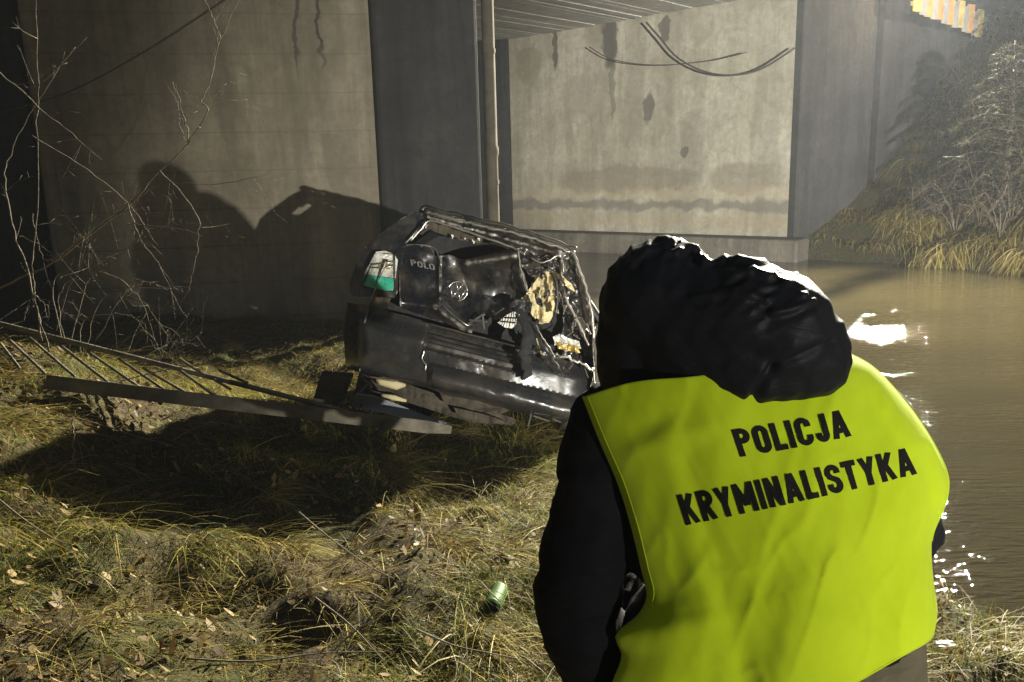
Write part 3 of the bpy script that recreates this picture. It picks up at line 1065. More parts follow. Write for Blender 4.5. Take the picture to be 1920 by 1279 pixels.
def place_polo(s, t, k):
    x = 771 + 45 * s - 2 * t; y = 498 + 9 * s - 11.5 * t
    return cq(x, y, min(float(tgd(np.array([x]), np.array([y]))[0]) - 0.012, float(tgd(np.array([795.0]), np.array([497.0]))[0]) - 0.03) - k)


letters('POLO', 0.16, place_polo, M['chrome'], tg, 0.3)

# round emblem: ring with a V over a W
ex, ey = 858, 546
ew = float(tgd(np.array([ex]), np.array([ey]))[0]) - 0.04
def emp(a, b): return cq(ex + 18 * a, ey - 18 * b, ew)
em = MB().tube([emp(math.cos(q), math.sin(q)) for q in np.linspace(0, 2 * math.pi, 33)], 0.0055, 8).build('emblem', M['chrome'], tg, True)
MB().add([emp(0, 0) + cW * 0.006] + [emp(0.97 * math.cos(q), 0.97 * math.sin(q)) + cW * 0.006 for q in np.linspace(0, 2 * math.pi, 25)[:-1]],
         [(0, i, i % 24 + 1) for i in range(1, 25)]).build('emblem_disc', M['plastic'], em)
ca, sa = math.cos(-0.23), math.sin(-0.23)
def er(a, b): return emp(a * ca - b * sa, a * sa + b * ca)
for pl in ([(-0.36, 0.86), (0, 0.12), (0.36, 0.86)], [(-0.80, 0.42), (-0.42, -0.78), (0, 0.02), (0.42, -0.78), (0.80, 0.42)]):
    for a, b in zip(pl[:-1], pl[1:]):
        MB().tube([er(*a), er(*b)], 0.0055, 6).build('emblem_stroke', M['chrome'], em, True)
# latch and torn bits in the hole below the emblem
lt = MB()
for (a, b, r_) in [((872, 612), (905, 590), 0.008), ((905, 592), (908, 618), 0.007), ((880, 600), (915, 604), 0.006), ((928, 590), (945, 578), 0.006)]:
    lt.tube([cq(*a, 0.16), cq(*b, 0.14)], r_, 6)
lt.build('latch', M['baremetal'], tg)

# rear window opening: bent frame, roof edge rails
def rail(name, pts, w, r, mat, n=26, jit=0.006, flat=1.0, parent=None):
    q = [cq(x, y, w if np.isscalar(w) else w[i]) for i, (x, y) in enumerate(pts)]
    q = crv(q, n)
    q = [p + cV * random.uniform(-jit, jit) + cU * random.uniform(-jit, jit) for p in q]
    return MB().tube(q, r, 8, True, flat).build(name, M[mat], parent or car, True)


rail('roof_rail', [(792, 394), (800, 389), (860, 404), (930, 420), (1000, 440), (1062, 462), (1080, 467)], 0.22, 0.018, 'paint')
rail('roof_rail', [(798, 396), (860, 413), (930, 430), (1005, 448), (1070, 474)], 0.20, 0.012, 'baremetal', 40, 0.008)
sheet('rear_window_frame', roughen([(797, 398), (860, 408), (940, 424), (1010, 444), (1074, 468), (1066, 486), (1040, 492), (1000, 478), (960, 462), (900, 443), (850, 428), (808, 414)], 4, 2.5, 9),
      lambda x, y: 0.20 + crumple(x, y, 36, 61, 0.07) - 0.03 * ridge(x, y, (806, 408), (1040, 474), 5), M['paint'], car, 2.6, 0.006, sharp=25)
rail('window_seal', [(770, 452), (790, 430), (806, 414), (850, 426), (910, 446), (960, 464), (985, 478)], 0.205, 0.008, 'baremetal', 30, 0.002)
sheet('torn_window_trim', roughen([(808, 416), (850, 430), (905, 447), (900, 458), (850, 444), (806, 430), (792, 440), (786, 434)], 3, 3, 12),
      lambda x, y: 0.24 + crumple(x, y, 26, 63, 0.05), M['mud'], car, 2.6, 0.005)
# dark seat back inside, and a dark backing sheet put in as shade
sheet('rear_seat', [(764, 452), (806, 428), (900, 452), (985, 478), (1000, 520), (985, 560), (880, 560), (800, 500)], lambda x, y: 0.62 + 0.06 * np.sin(x / 26.0) + crumple(x, y, 40, 71, 0.03), M['interior'], car, 6, 0.05)
sheet('shade_backing', [(744, 545), (850, 570), (1000, 545), (1050, 560), (1112, 660), (1100, 720), (900, 690), (700, 620)], lambda x, y: 0.36 + crumple(x, y, 60, 72, 0.06), M['interior'], car, 6, 0.01)
# folded plates right of the window
sheet('folded_plate', roughen([(968, 466), (985, 470), (1012, 486), (1048, 484), (1052, 496), (1040, 506), (1012, 512), (998, 520), (978, 500)], 3, 2, 15),
      lambda x, y: 0.15 + crumple(x, y, 26, 65, 0.08) - 0.05 * ridge(x, y, (1000, 486), (1046, 484), 6), M['paint'], car, 2.4, 0.005, sharp=25)
rail('torn_edge', [(972, 468), (976, 500), (984, 530), (992, 552)], 0.13, 0.006, 'baremetal', 14, 0.004)
rail('torn_edge', [(996, 484), (1012, 492), (1030, 488), (1046, 480), (1056, 492), (1056, 512)], 0.10, 0.006, 'baremetal', 18, 0.003)
# torn cream lining
sheet('torn_lining', roughen([(1012, 514), (1024, 508), (1040, 512), (1043, 540), (1046, 566), (1036, 592), (1028, 606), (1010, 606), (1008, 588), (1000, 568), (976, 562), (990, 545)], 3, 3, 17),
      lambda x, y: 0.20 + crumple(x, y, 20, 73, 0.10), M['cream'], car, 2.4, 0.003, sharp=30, label='torn cream lining hanging from the burst rear corner')
sheet('torn_lining', [(1036, 586), (1044, 566), (1048, 588)], lambda x, y: 0.16 + crumple(x, y, 14, 74, 0.02), M['cream'], car, 1.6, 0.003)
# rear right pillar: bent strips and burst quarter panel
rail('pillar_strip', [(1052, 484), (1054, 520), (1060, 556), (1076, 590), (1092, 622), (1104, 648)], 0.14, 0.010, 'baremetal', 24, 0.004)
rail('pillar_strip', [(1074, 470), (1084, 500), (1098, 540), (1110, 590), (1113, 640), (1112, 670)], 0.20, 0.012, 'baremetal', 24, 0.004)
rail('pillar_strip', [(1036, 512), (1043, 530), (1045, 560), (1042, 590)], 0.12, 0.013, 'paint', 16, 0.003)
sheet('quarter_panel', roughen([(1056, 486), (1074, 472), (1086, 500), (1104, 556), (1113, 620), (1114, 700), (1060, 694), (1050, 640), (1056, 600), (1046, 560)], 3, 2.5, 19),
      lambda x, y: 0.22 + 0.10 * sstep(1080, 1115, x) + crumple(x, y, 30, 67, 0.10), M['paint'], car, 2.6, 0.006, sharp=25)
sheet('torn_lining', roughen([(1082, 594), (1092, 596), (1104, 622), (1108, 640), (1090, 630), (1080, 612)], 2, 2, 20), lambda x, y: 0.18 + crumple(x, y, 14, 75, 0.05), M['mud'], car, 2, 0.003)
tr = sheet('tail_lamp', roughen([(1036, 632), (1050, 626), (1086, 640), (1090, 654), (1072, 652), (1040, 648)], 2, 1.5, 22), lambda x, y: 0.12 + crumple(x, y, 12, 77, 0.04), M['lens_clear'], car, 1.8, 0.004,
           label='smashed right tail lamp')
sheet('amber_reflector', [(1044, 640), (1084, 650), (1088, 662), (1046, 654)], lambda x, y: 0.115 + crumple(x, y, 10, 78, 0.03), M['lens_amber'], tr, 1.8, 0.003)
for k in range(9):
    a = (random.uniform(1045, 1105), random.uniform(590, 690))
    MB().tube([cq(*a, 0.10), cq(a[0] + random.uniform(-14, 14), a[1] + random.uniform(6, 22), 0.08)], 0.004, 5).build('torn_edge', M['baremetal'], car)

rs = random.Random(77)
for k in range(16):
    cx_, cy_ = rs.uniform(1000, 1108), rs.uniform(486, 690)
    if cx_ > 1062 + (cy_ - 470) * 0.28: cx_ -= 40
    ln, wd_, th_ = rs.uniform(10, 30), rs.uniform(3, 8), rs.uniform(0.9, 2.0)
    dx, dy = math.cos(th_), math.sin(th_)
    pl_ = [(cx_ - dx * ln, cy_ - dy * ln), (cx_ - dy * wd_, cy_ + dx * wd_), (cx_ + dx * ln * 0.8, cy_ + dy * ln * 0.8), (cx_ + dy * wd_ * 0.7, cy_ - dx * wd_ * 0.7)]
    dep_ = rs.uniform(0.04, 0.12)
    sheet('torn_strip', roughen(pl_, 2, 1.2, 200 + k), lambda x, y: dep_ + crumple(x, y, 12, 300 + k, 0.05), M[rs.choice(('paint', 'baremetal', 'mud', 'cream', 'paint', 'baremetal'))], car, 1.8, 0.003, sharp=25)
gl = [(rs.uniform(790, 985), 0) for _ in range(7)]
for k, (x_, _) in enumerate(gl):
    y_ = 416 + (x_ - 806) * 0.31 + rs.uniform(2, 12)
    sheet('glass_shard', [(x_, y_), (x_ + rs.uniform(3, 7), y_ + rs.uniform(-1, 3)), (x_ + rs.uniform(0, 5), y_ + rs.uniform(4, 11))], lambda x, y: 0.20 + (x - x_) * 0.003, M['lens_clear'], car, 1.5, 0.003)

# bumper
def bmd(x, y):
    q0, q1 = (655, 578), (1115, 690)
    yt = q0[1] + (x - q0[0]) * (q1[1] - q0[1]) / (q1[0] - q0[0])     # top edge
    t = (y - yt) / 112.0
    d = 0.02 + 0.05 * np.clip(1 - t * 4, 0, 1) - 0.06 * sstep(0.0, 0.28, t)
    # rounded corners
    d = d + 0.13 * ((x - 880) / 230.0) ** 2
    d = d + 0.20 * sstep(690, 640, x) ** 2 + 0.14 * sstep(1070, 1122, x) ** 2
    # lower roll on the right, tucked under at its foot
    roll = sstep(800, 812, x)
    tt = np.clip((t - 0.62) / 0.40, 0, 1)
    d = d - 0.085 * roll * np.sin(math.pi * np.clip((t - 0.58) / 0.48, 0, 1)) ** 0.8 + 0.10 * sstep(0.93, 1.08, t)
    d = d + crumple(x, y, 60, 81, 0.018) + 0.03 * ridge(x, y, (905, 690), (930, 730), 8) * 0.5
    # number plate recess
    ra = (x - 889) * 0.969 + (y - 655) * 0.247; rb = -(x - 889) * 0.247 + (y - 655) * 0.969
    rec = sstep(96, 90, np.abs(ra)) * sstep(25, 18, np.abs(rb))
    return d + 0.055 * rec


bp = sheet('bumper', roughen([(652, 566), (700, 574), (760, 592), (850, 618), (985, 652), (1060, 676), (1114, 688), (1116, 720), (1098, 748), (1078, 778), (1058, 794), (1010, 780), (960, 770), (900, 752), (840, 742), (800, 726), (690, 704), (650, 690), (644, 630)], 3, 1.2, 25),
           bmd, M['plastic'], car, 3.0, 0.005, sharp=35)
pl = sheet('number_plate', [(808, 618), (974, 660), (966, 692), (802, 650)], lambda x, y: bmd(x, y) - 0.012 + crumple(x, y, 40, 83, 0.015), M['plate'], bp, 3.0, 0.003, label='mud-covered number plate in the bumper recess')
for k in range(3):
    MB().tube([cq(810 + 0, 628 + k * 8, 0.0), cq(890, 648 + k * 8, 0.0), cq(968, 668 + k * 8, 0.0)], 0.0035, 5).build('plate_rib', M['darkplastic'], pl)
rail('bumper_edge', [(802, 606), (860, 622), (930, 640), (985, 655)], -0.01, 0.006, 'plastic', 18, 0.002, parent=bp)
rail('bumper_edge', [(796, 656), (792, 672), (799, 684), (796, 694)], -0.03, 0.005, 'baremetal', 12, 0.004, parent=bp)
rail('torn_edge', [(1040, 664), (1066, 672), (1090, 680), (1110, 694)], 0.02, 0.010, 'baremetal', 20, 0.010)
rail('torn_edge', [(1112, 690), (1116, 720), (1108, 744), (1098, 752)], 0.06, 0.005, 'baremetal', 12, 0.003)
# strap of torn seal hanging over the plate, printed rag beside it
rail('hanging_seal', [(968, 578), (980, 600), (990, 630), (984, 660), (990, 690), (984, 706)], [0.10, 0.02, -0.05, -0.08, -0.10, -0.09], 0.045, 'interior', 22, 0.012, 0.4)
rail('hanging_seal', [(985, 596), (1004, 620), (1020, 650), (1040, 680), (1056, 704)], [0.06, 0.0, -0.05, -0.08, -0.10], [0.03] * 4 + [0.024] * 14 + [0.010] * 4, 'interior', 22, 0.008, 0.5)
rail('torn_edge', [(1004, 606), (1014, 628), (1030, 652), (1042, 672)], -0.08, 0.005, 'baremetal', 16, 0.005)
rag = sheet('printed_rag', [(933, 605), (950, 590), (964, 584), (974, 590), (973, 602), (960, 616), (946, 614)], lambda x, y: 0.0 + crumple(x, y, 16, 85, 0.03), M['white'], car, 1.6, 0.002,
            label='small white printed rag with black bars')
for (a, b) in [((938, 603), (970, 606)), ((945, 596), (972, 597)), ((950, 588), (944, 612)), ((960, 586), (954, 615)), ((968, 586), (965, 610))]:
    MB().tube([cq(*a, -0.012), cq(*b, -0.012)], 0.0035, 5).build('print_bar', M['print'], rag)
sheet('grey_padding', roughen([(955, 570), (975, 560), (996, 566), (1000, 580), (985, 592), (958, 580)], 2, 2, 28), lambda x, y: 0.05 + crumple(x, y, 16, 87, 0.04), M['darkplastic'], car, 2.0, 0.004)

# underside: torn shield, muffler, suspension
def und(name, poly, d, mat, seed, step=2.6, label=None):
    return sheet(name, roughen(poly, 3, 1.6, seed), lambda x, y: d + crumple(x, y, 30, seed, 0.06), M[mat], car, step, 0.005, label=label)
und('under_shield', [(690, 712), (760, 718), (830, 744), (900, 762), (970, 786), (960, 800), (880, 790), (800, 766), (720, 742)], 0.20, 'mud', 91)
und('torn_shield', [(816, 728), (850, 726), (905, 752), (962, 766), (940, 776), (880, 768), (838, 758)], 0.06, 'mud', 93)
und('torn_shield', [(850, 764), (905, 776), (964, 798), (900, 792), (860, 780)], 0.08, 'mud', 95)
sheet('body_panel', [(655, 760), (668, 738), (700, 742), (750, 760), (800, 780), (838, 794), (800, 793), (740, 780), (690, 768)], lambda x, y: 0.02 + 0.05 * np.sin((y - 740) / 16.0) + crumple(x, y, 50, 97, 0.02), M['bluepanel'], car, 2.4, 0.004,
      label='pale grey-blue torn body panel under the bumper')
MB().tube([cq(706, 712, 0.16), cq(714, 715, 0.16), cq(745, 722, 0.16), cq(760, 722, 0.18)], [0.01, 0.03, 0.036, 0.012], 10).build('muffler', M['cream'], car, True)
MB().tube([cq(716, 741, 0.14), cq(740, 746, 0.14), cq(762, 752, 0.15)], [0.012, 0.02, 0.01], 8).build('exhaust_pipe', M['cream'], car, True)
for (a, b) in [((676, 704), (690, 720)), ((690, 720), (652, 758)), ((684, 738), (676, 764)), ((652, 758), (668, 764)), ((690, 706), (740, 714))]:
    MB().tube([cq(*a, 0.06), cq(*b, 0.05)], 0.008, 6).build('suspension_rod', M['rail'], car, True)
for (a, b) in [((996, 776), (990, 800)), ((1000, 780), (1030, 790)), ((1036, 786), (1052, 792))]:
    MB().tube([cq(*a, 0.05), cq(*b, 0.04)], 0.006, 5).build('torn_edge', M['baremetal'], car)


def wheel(u, w, v, turn):
    c = cp(u, w, v)
    ax = cU * math.cos(turn) + cW * math.sin(turn)
    fw = np.cross(ax, cV); fw /= np.linalg.norm(fw)
    up_ = np.cross(fw, ax)
    def ring(rad, off, n=28): return [c + ax * off + (fw * math.cos(q) + up_ * math.sin(q)) * rad for q in np.linspace(0, 2 * math.pi, n, endpoint=False)]
    wh = empty('wheel', c); wh.parent = car; wh.matrix_parent_inverse = car.matrix_world.inverted()
    prof = [(0.19, -0.085), (0.25, -0.095), (0.285, -0.08), (0.292, -0.04), (0.292, 0.04), (0.285, 0.08), (0.25, 0.095), (0.19, 0.085)]
    pts = []
    for (r_, o_) in prof: pts += ring(r_, o_)
    MB().grid(pts, 28, len(prof), None, True).build('tyre', M['tyre'], wh, True)
    pts = []
    for (r_, o_) in [(0.19, -0.085), (0.175, -0.07), (0.15, -0.03), (0.08, -0.05), (0.03, -0.055), (0.001, -0.055)]: pts += ring(r_, o_)
    MB().grid(pts, 28, 6, None, True).build('rim', M['rim'], wh, True)
    pts = []
    for (r_, o_) in [(0.19, 0.085), (0.175, 0.07), (0.12, 0.0), (0.001, 0.0)]: pts += ring(r_, o_)
    MB().grid(pts, 28, 4, None, True).build('hub', M['rim'], wh, True)


wheel(0.02, 0.62, -0.02, 0.12)
wheel(1.52, 0.62, 0.02, 0.0)
wheel(0.08, 2.95, 0.0, 0.3)
wheel(1.56, 2.95, 0.0, 0.3)
sheet('mud_flap', [(604, 696), (664, 700), (640, 766), (586, 756)], lambda x, y: 0.34 + crumple(x, y, 40, 99, 0.02), M['mud'], car, 4, 0.012, label='brown mud-caked flap behind the rear wheel')

# ------------------------------------------------------------------ ladder on the bank
LA, LB = P(86, 716, 4.35), P(846, 806, 4.95)
UA, UB = P(-60, 592, 4.75), P(652, 772, 4.85)
lad = empty('ladder', LA, 'long muddy metal ladder lying on its side from the bank to the car', 'ladder')
dl = (LB - LA) / np.linalg.norm(LB - LA)
vL = np.array([0.0, 0.25, 1.0]); vL -= dl * (vL @ dl); vL /= np.linalg.norm(vL)
nL = np.cross(dl, vL)
prof = [(-0.045, -0.012), (0.045, -0.012), (0.045, 0.012), (0.038, 0.012), (0.038, -0.004), (-0.038, -0.004), (-0.038, 0.012), (-0.045, 0.012)]
vs, fs = [], []
N = 16
for i in range(N):
    p = LA + (LB - LA) * i / (N - 1)
    sc = 0.9 if i < N - 1 else 0.55
    wob_ = 0.004 * math.sin(i * 1.7)
    vs += [p + vL * a * sc + nL * (-b + wob_) for a, b in prof]
for i in range(N - 1):
    for k in range(8):
        fs.append((i * 8 + k, i * 8 + (k + 1) % 8, i * 8 + 8 + (k + 1) % 8, i * 8 + 8 + k))
fs += [tuple(range(7, -1, -1)), tuple(range((N - 1) * 8, N * 8))]
MB().add(vs, fs).build('rail', M['rail'], lad, bevel=0.002)
MB().tube([UA + (UB - UA) * i / 11 for i in range(12)], 0.0165, 8, True).build('rail', M['rail'], lad, True)
for (a, b) in [((-8, 632), (36, 690)), ((8, 628), (84, 700)), ((52, 630), (140, 706)), ((110, 645), (203, 717)), ((163, 658), (262, 726)), ((222, 672), (314, 735)), ((268, 690), (364, 745)), ((340, 696), (402, 742)), ((402, 712), (432, 730)), ((336, 672), (384, 704)), ((410, 694), (464, 718))]:
    t = (b[0] - 86) / 760.0
    p1 = LA + (LB - LA) * t
    p1 = P(b[0], b[1], p1[1] + 0.02)
    t2 = np.clip((a[0] + 60) / 712.0, 0, 1)
    p0 = P(a[0], a[1], (UA + (UB - UA) * t2)[1] - 0.03)
    MB().tube([p0, p1], 0.0085, 7).build('rung', M['rail'], lad, True)
# ------------------------------------------------------------------ person
def blob(name, caps, voxel, mat, parent, iters=6, disp=None):
    """one closed skin grown over round-ended limbs: caps are chains of (point, radius)"""
    bm = bmesh.new()
    for ch in caps:
        segs = list(zip(ch[:-1], ch[1:])) if len(ch) > 1 else [(ch[0], ch[0])]
        for (p0, r0), (p1, r1) in segs:
            p0 = np.asarray(p0, float); p1 = np.asarray(p1, float)
            L = np.linalg.norm(p1 - p0)
            k = max(2, int(L / (0.35 * max(min(r0, r1), 0.006))) + 1) if L > 1e-6 else 1
            for i in range(k):
                t = i / max(k - 1, 1)
                bmesh.ops.create_icosphere(bm, subdivisions=2, radius=float(r0 + (r1 - r0) * t), matrix=Matrix.Translation(Vector([float(c) for c in p0 + (p1 - p0) * t])))
    me = bpy.data.meshes.new(name); bm.to_mesh(me); bm.free()
    o = bpy.data.objects.new(name, me); COL.objects.link(o)
    a = o.modifiers.new('r', 'REMESH'); a.mode = 'VOXEL'; a.voxel_size = voxel
    if iters:
        b = o.modifiers.new('s', 'SMOOTH'); b.iterations = iters; b.factor = 0.6
    bpy.context.view_layer.update()
    me2 = bpy.data.meshes.new_from_object(o.evaluated_get(bpy.context.evaluated_depsgraph_get()))
    bpy.data.objects.remove(o)
    n = len(me2.vertices)
    if disp is not None:
        co = np.empty(n * 3, np.float32); me2.vertices.foreach_get('co', co); co = co.reshape(-1, 3)
        no = np.empty(n * 3, np.float32); me2.vertices.foreach_get('normal', no); no = no.reshape(-1, 3)
        co = co + no * disp(co.astype(float))[:, None]
        me2.vertices.foreach_set('co', co.astype(np.float32).ravel()); me2.update()
    me2.name = name
    me2.shade_smooth()
    me2.materials.clear(); me2.materials.append(mat)
    o = bpy.data.objects.new(name, me2); COL.objects.link(o)
    if parent is not None:
        o.parent = parent; o.matrix_parent_inverse = parent.matrix_world.inverted()
    return o


def gz_at(x, y):
    return float(ground_h(np.array([x]), np.array([y]))[0][0])


SHL, SHR = P(1150, 805, 1.56), P(1660, 800, 1.56)
HIP = P(1470, 1330, 1.52)
fL = np.array([0.30, 1.50, 0]); fR = np.array([0.70, 1.58, 0])
fL[2] = gz_at(*fL[:2]); fR[2] = gz_at(*fR[:2])
kL = np.array([0.30, 1.78, (HIP[2] + fL[2]) / 2 + 0.05]); kR = np.array([0.74, 1.84, (HIP[2] + fR[2]) / 2 + 0.05])
EL = P(1086, 1150, 1.53); HL = np.array([0.26, 1.93, 1.12])
ER = P(1700, 1000, 1.76); HR = np.array([0.42, 2.00, 1.16])
HEAD = P(1245, 600, 1.53); NECK = P(1330, 740, 1.56)
hd = np.array([-0.18, 0.93, -0.30]); hd /= np.linalg.norm(hd)          # where the face looks
hs = np.cross(hd, (0, 0, 1)); hs /= np.linalg.norm(hs); hu = np.cross(hs, hd)


def hand(w, fwd, side, up):
    fwd = fwd / np.linalg.norm(fwd)
    side = side - fwd * (side @ fwd); side = side / np.linalg.norm(side)
    up = np.cross(side, fwd)
    ch = [[(w, 0.026), (w + fwd * 0.05 - side * 0.012, 0.026), (w + fwd * 0.085 - side * 0.015, 0.020)], [(w, 0.024), (w + fwd * 0.05 + side * 0.018, 0.024), (w + fwd * 0.085 + side * 0.02, 0.019)]]
    for k, ln in enumerate((0.070, 0.080, 0.075, 0.058)):
        b = w + fwd * 0.09 + side * (0.030 - 0.02 * k)
        p1 = b + fwd * ln * 0.45 - up * 0.008; p2 = p1 + fwd * ln * 0.25 - up * 0.022; p3 = p2 + fwd * ln * 0.06 - up * 0.024
        ch.append([(b, 0.0095), (p1, 0.009), (p2, 0.0082), (p3, 0.0075)])
    b = w + fwd * 0.03 + side * 0.03
    ch.append([(b, 0.013), (b + fwd * 0.03 + side * 0.022 - up * 0.01, 0.0105), (b + fwd * 0.058 + side * 0.024 - up * 0.02, 0.009)])
    return ch


caps = [
    [(HIP, 0.125), (P(1420, 1080, 1.52), 0.12), (P(1390, 880, 1.54), 0.125), (NECK, 0.06), (NECK + (HEAD - NECK) * 0.5, 0.052)],
    [(SHL + np.array([0.07, 0.03, 0]), 0.07), (P(1390, 860, 1.55), 0.12), (SHR - np.array([0.09, 0, 0]), 0.07)],
    [(HEAD + hu * 0.035, 0.088), (HEAD - hu * 0.01 + hd * 0.02, 0.084), (HEAD - hu * 0.06 + hd * 0.05, 0.055)],
    [(HEAD - hu * 0.005 + hd * 0.088, 0.012), (HEAD - hu * 0.035 + hd * 0.112, 0.015)],
    [(HEAD + hu * 0.015 + hd * 0.085 - hs * 0.03, 0.014), (HEAD + hu * 0.018 + hd * 0.087 + hs * 0.03, 0.014)],
    [(HEAD - hu * 0.068 + hd * 0.092 - hs * 0.018, 0.010), (HEAD - hu * 0.068 + hd * 0.092 + hs * 0.018, 0.010)],
    [(HEAD - hs * 0.086 + hu * 0.01, 0.018), (HEAD - hs * 0.086 - hu * 0.03, 0.013)],
    [(HEAD + hs * 0.086 + hu * 0.01, 0.018), (HEAD + hs * 0.086 - hu * 0.03, 0.013)],
    [(SHL + np.array([0.05, 0.0, 0]), 0.06), (EL, 0.042), (HL, 0.029)],
    [(SHR - np.array([0.05, 0, 0]), 0.06), (ER, 0.042), (HR, 0.029)],
    [(HIP - np.array([0.11, 0, 0.03]), 0.085), (kL, 0.060), (fL + np.array([0, 0, 0.10]), 0.038)],
    [(HIP + np.array([0.11, 0, -0.03]), 0.085), (kR, 0.060), (fR + np.array([0, 0, 0.10]), 0.038)],
    [(fL + np.array([0, -0.04, 0.05]), 0.036), (fL + np.array([0, 0.16, 0.035]), 0.03)],
    [(fR + np.array([0, -0.04, 0.05]), 0.036), (fR + np.array([0.02, 0.16, 0.035]), 0.03)],
]
caps += hand(HL, HL - EL + np.array([0, 0.1, 0]), np.array([0.9, 0, 0.3]), None)
caps += hand(HR, HR - ER + np.array([0, 0.1, 0]), np.array([-0.9, 0, 0.3]), None)
person = blob('person', caps, 0.006, M['skin'], None, 3)
tag(person, 'person seen from behind in black hooded jacket and bright yellow-green lettered vest, bending forward', 'person')


def folds(co, seed, sx, sz, amp):
    n = fbm(co[:, 0] * sx, co[:, 1] * sx, co[:, 2] * sz, seed, 3)
    return amp * ((1 - np.abs(2 * n - 1)) - 0.6)


# jacket with bent left sleeve
slv = [(1152, 800, 1.55), (1126, 880, 1.545), (1116, 960, 1.535), (1096, 1040, 1.525), (1083, 1110, 1.515), (1089, 1170, 1.515), (1122, 1245, 1.53), (1170, 1310, 1.58)]
jk = [
    [(P(*q), r_) for q, r_ in zip(slv, (0.092, 0.090, 0.088, 0.090, 0.091, 0.090, 0.086, 0.08))],
    [(P(1150, 1260, 1.56), 0.078), (HL - np.array([0.02, 0.10, 0.0]), 0.052)],
    [(P(1230, 830, 1.54), 0.125), (P(1400, 830, 1.53), 0.14), (P(1590, 800, 1.58), 0.115)],
    [(P(1270, 1000, 1.53), 0.125), (P(1420, 1000, 1.52), 0.145), (P(1590, 980, 1.56), 0.13)],
    [(P(1280, 1190, 1.52), 0.125), (P(1430, 1200, 1.51), 0.14), (P(1600, 1150, 1.54), 0.125)],
    [(P(1290, 1330, 1.53), 0.12), (P(1440, 1330, 1.52), 0.135), (P(1590, 1290, 1.54), 0.11)],
    [(P(1640, 800, 1.60), 0.085), (ER, 0.078), (HR + np.array([0.03, -0.08, 0.0]), 0.052)],
    [(P(1400, 850, 1.53), 0.14), (P(1430, 1000, 1.52), 0.145), (P(1440, 1200, 1.51), 0.14), (P(1440, 1330, 1.52), 0.135)],
]
jacket = blob('jacket', jk, 0.011, M['softblack'], person, 7, lambda co: folds(co, 3, 10, 16, 0.018) + folds(co, 7, 22, 34, 0.006))
# hood, up over the bowed head and bunched at the nape
hp = [
    [(P(1228, 575, 1.50), 0.105), (P(1238, 560, 1.52), 0.115)],
    [(P(1200, 640, 1.52), 0.088), (P(1215, 700, 1.53), 0.10)],
    [(P(1300, 620, 1.48), 0.125), (P(1390, 606, 1.44), 0.118), (P(1450, 620, 1.42), 0.112)],
    [(P(1290, 650, 1.46), 0.09), (P(1400, 672, 1.42), 0.098), (P(1490, 668, 1.42), 0.088), (P(1512, 674, 1.42), 0.078)],
    [(P(1440, 620, 1.44), 0.10), (P(1500, 650, 1.43), 0.088)],
    [(P(1170, 560, 1.53), 0.05), (P(1165, 690, 1.54), 0.05)],
    [(P(1270, 585, 1.49), 0.108), (P(1330, 590, 1.47), 0.110), (P(1390, 596, 1.45), 0.112)],
]


def hood_disp(co):
    d = co - CAM
    w = d @ _f
    px = 960 + FPX * (d @ _R) / w; py = 639.5 - FPX * (d @ _U) / w
    # gathers that run in from the rim at the upper right
    a = np.arctan2(py - 760, px - 1180)
    rr = np.hypot(px - 1180, py - 760)
    wv = np.sin(a * 34 + 3.2 * fbm(px / 90, py / 90, seed=6) + rr * 0.004)
    m_ = sstep(200, 330, rr) * sstep(700, 600, py)
    g = 0.005 * m_ * (1 - np.abs(wv)) ** 1.5 * sstep(0.35, 0.6, fbm(px / 60, py / 60, seed=15))
    notch = -0.007 * ridge(px, py, (1330, 470), (1350, 510), 12)
    for (a0, b0, c0_) in [((1316, 494), (1345, 487), (1432, 494)), ((1378, 519), (1415, 508), (1478, 534)), ((1437, 541), (1465, 537), (1506, 558)), ((1447, 588), (1482, 582), (1522, 566)),
                         ((1236, 452), (1275, 456), (1312, 482)), ((1250, 474), (1290, 470), (1318, 490)), ((1300, 560), (1380, 548), (1440, 566)), ((1180, 500), (1215, 470), (1260, 460))]:
        notch = notch + 0.0075 * np.maximum(ridge(px, py, a0, b0, 6), ridge(px, py, b0, c0_, 6)) - 0.003 * np.maximum(ridge(px, py + -10, a0, b0, 8), ridge(px, py + -10, b0, c0_, 8))
    # underside seam of the bunched hood
    seam = -0.012 * ridge(px, py, (1400, 768), (1450, 690), 9) - 0.008 * ridge(px, py, (1450, 690), (1560, 640), 8)
    return g + notch + seam + folds(co, 12, 11, 14, 0.0045)


hood = blob('hood', hp, 0.0050, M['nylon'], person, 5, hood_disp)
# trousers and boots
tr_ = [
    [(HIP + np.array([0, 0, 0.06]), 0.15), (HIP, 0.155)],
    [(HIP + np.array([0.07, 0.0, 0.10]), 0.14), (HIP + np.array([0.10, 0.0, -0.03]), 0.125), (kR, 0.085), (fR + np.array([0, 0, 0.14]), 0.066)],
    [(HIP + np.array([-0.07, 0, 0.05]), 0.14), (HIP + np.array([-0.10, 0.0, -0.03]), 0.125), (kL, 0.085), (fL + np.array([0, 0, 0.14]), 0.066)],
    [(P(1640, 1200, 1.53), 0.098), (P(1640, 1290, 1.52), 0.105), (P(1600, 1400, 1.52), 0.11)],
]
blob('trousers', tr_, 0.012, M['trouser'], person, 6, lambda co: folds(co, 5, 8, 12, 0.012))
for f_ in (fL, fR):
    blob('boot', [[(f_ + np.array([0, 0, 0.16]), 0.055), (f_ + np.array([0, -0.03, 0.06]), 0.052), (f_ + np.array([0.01, 0.17, 0.048]), 0.046)]], 0.012, M['boots'], person, 3)

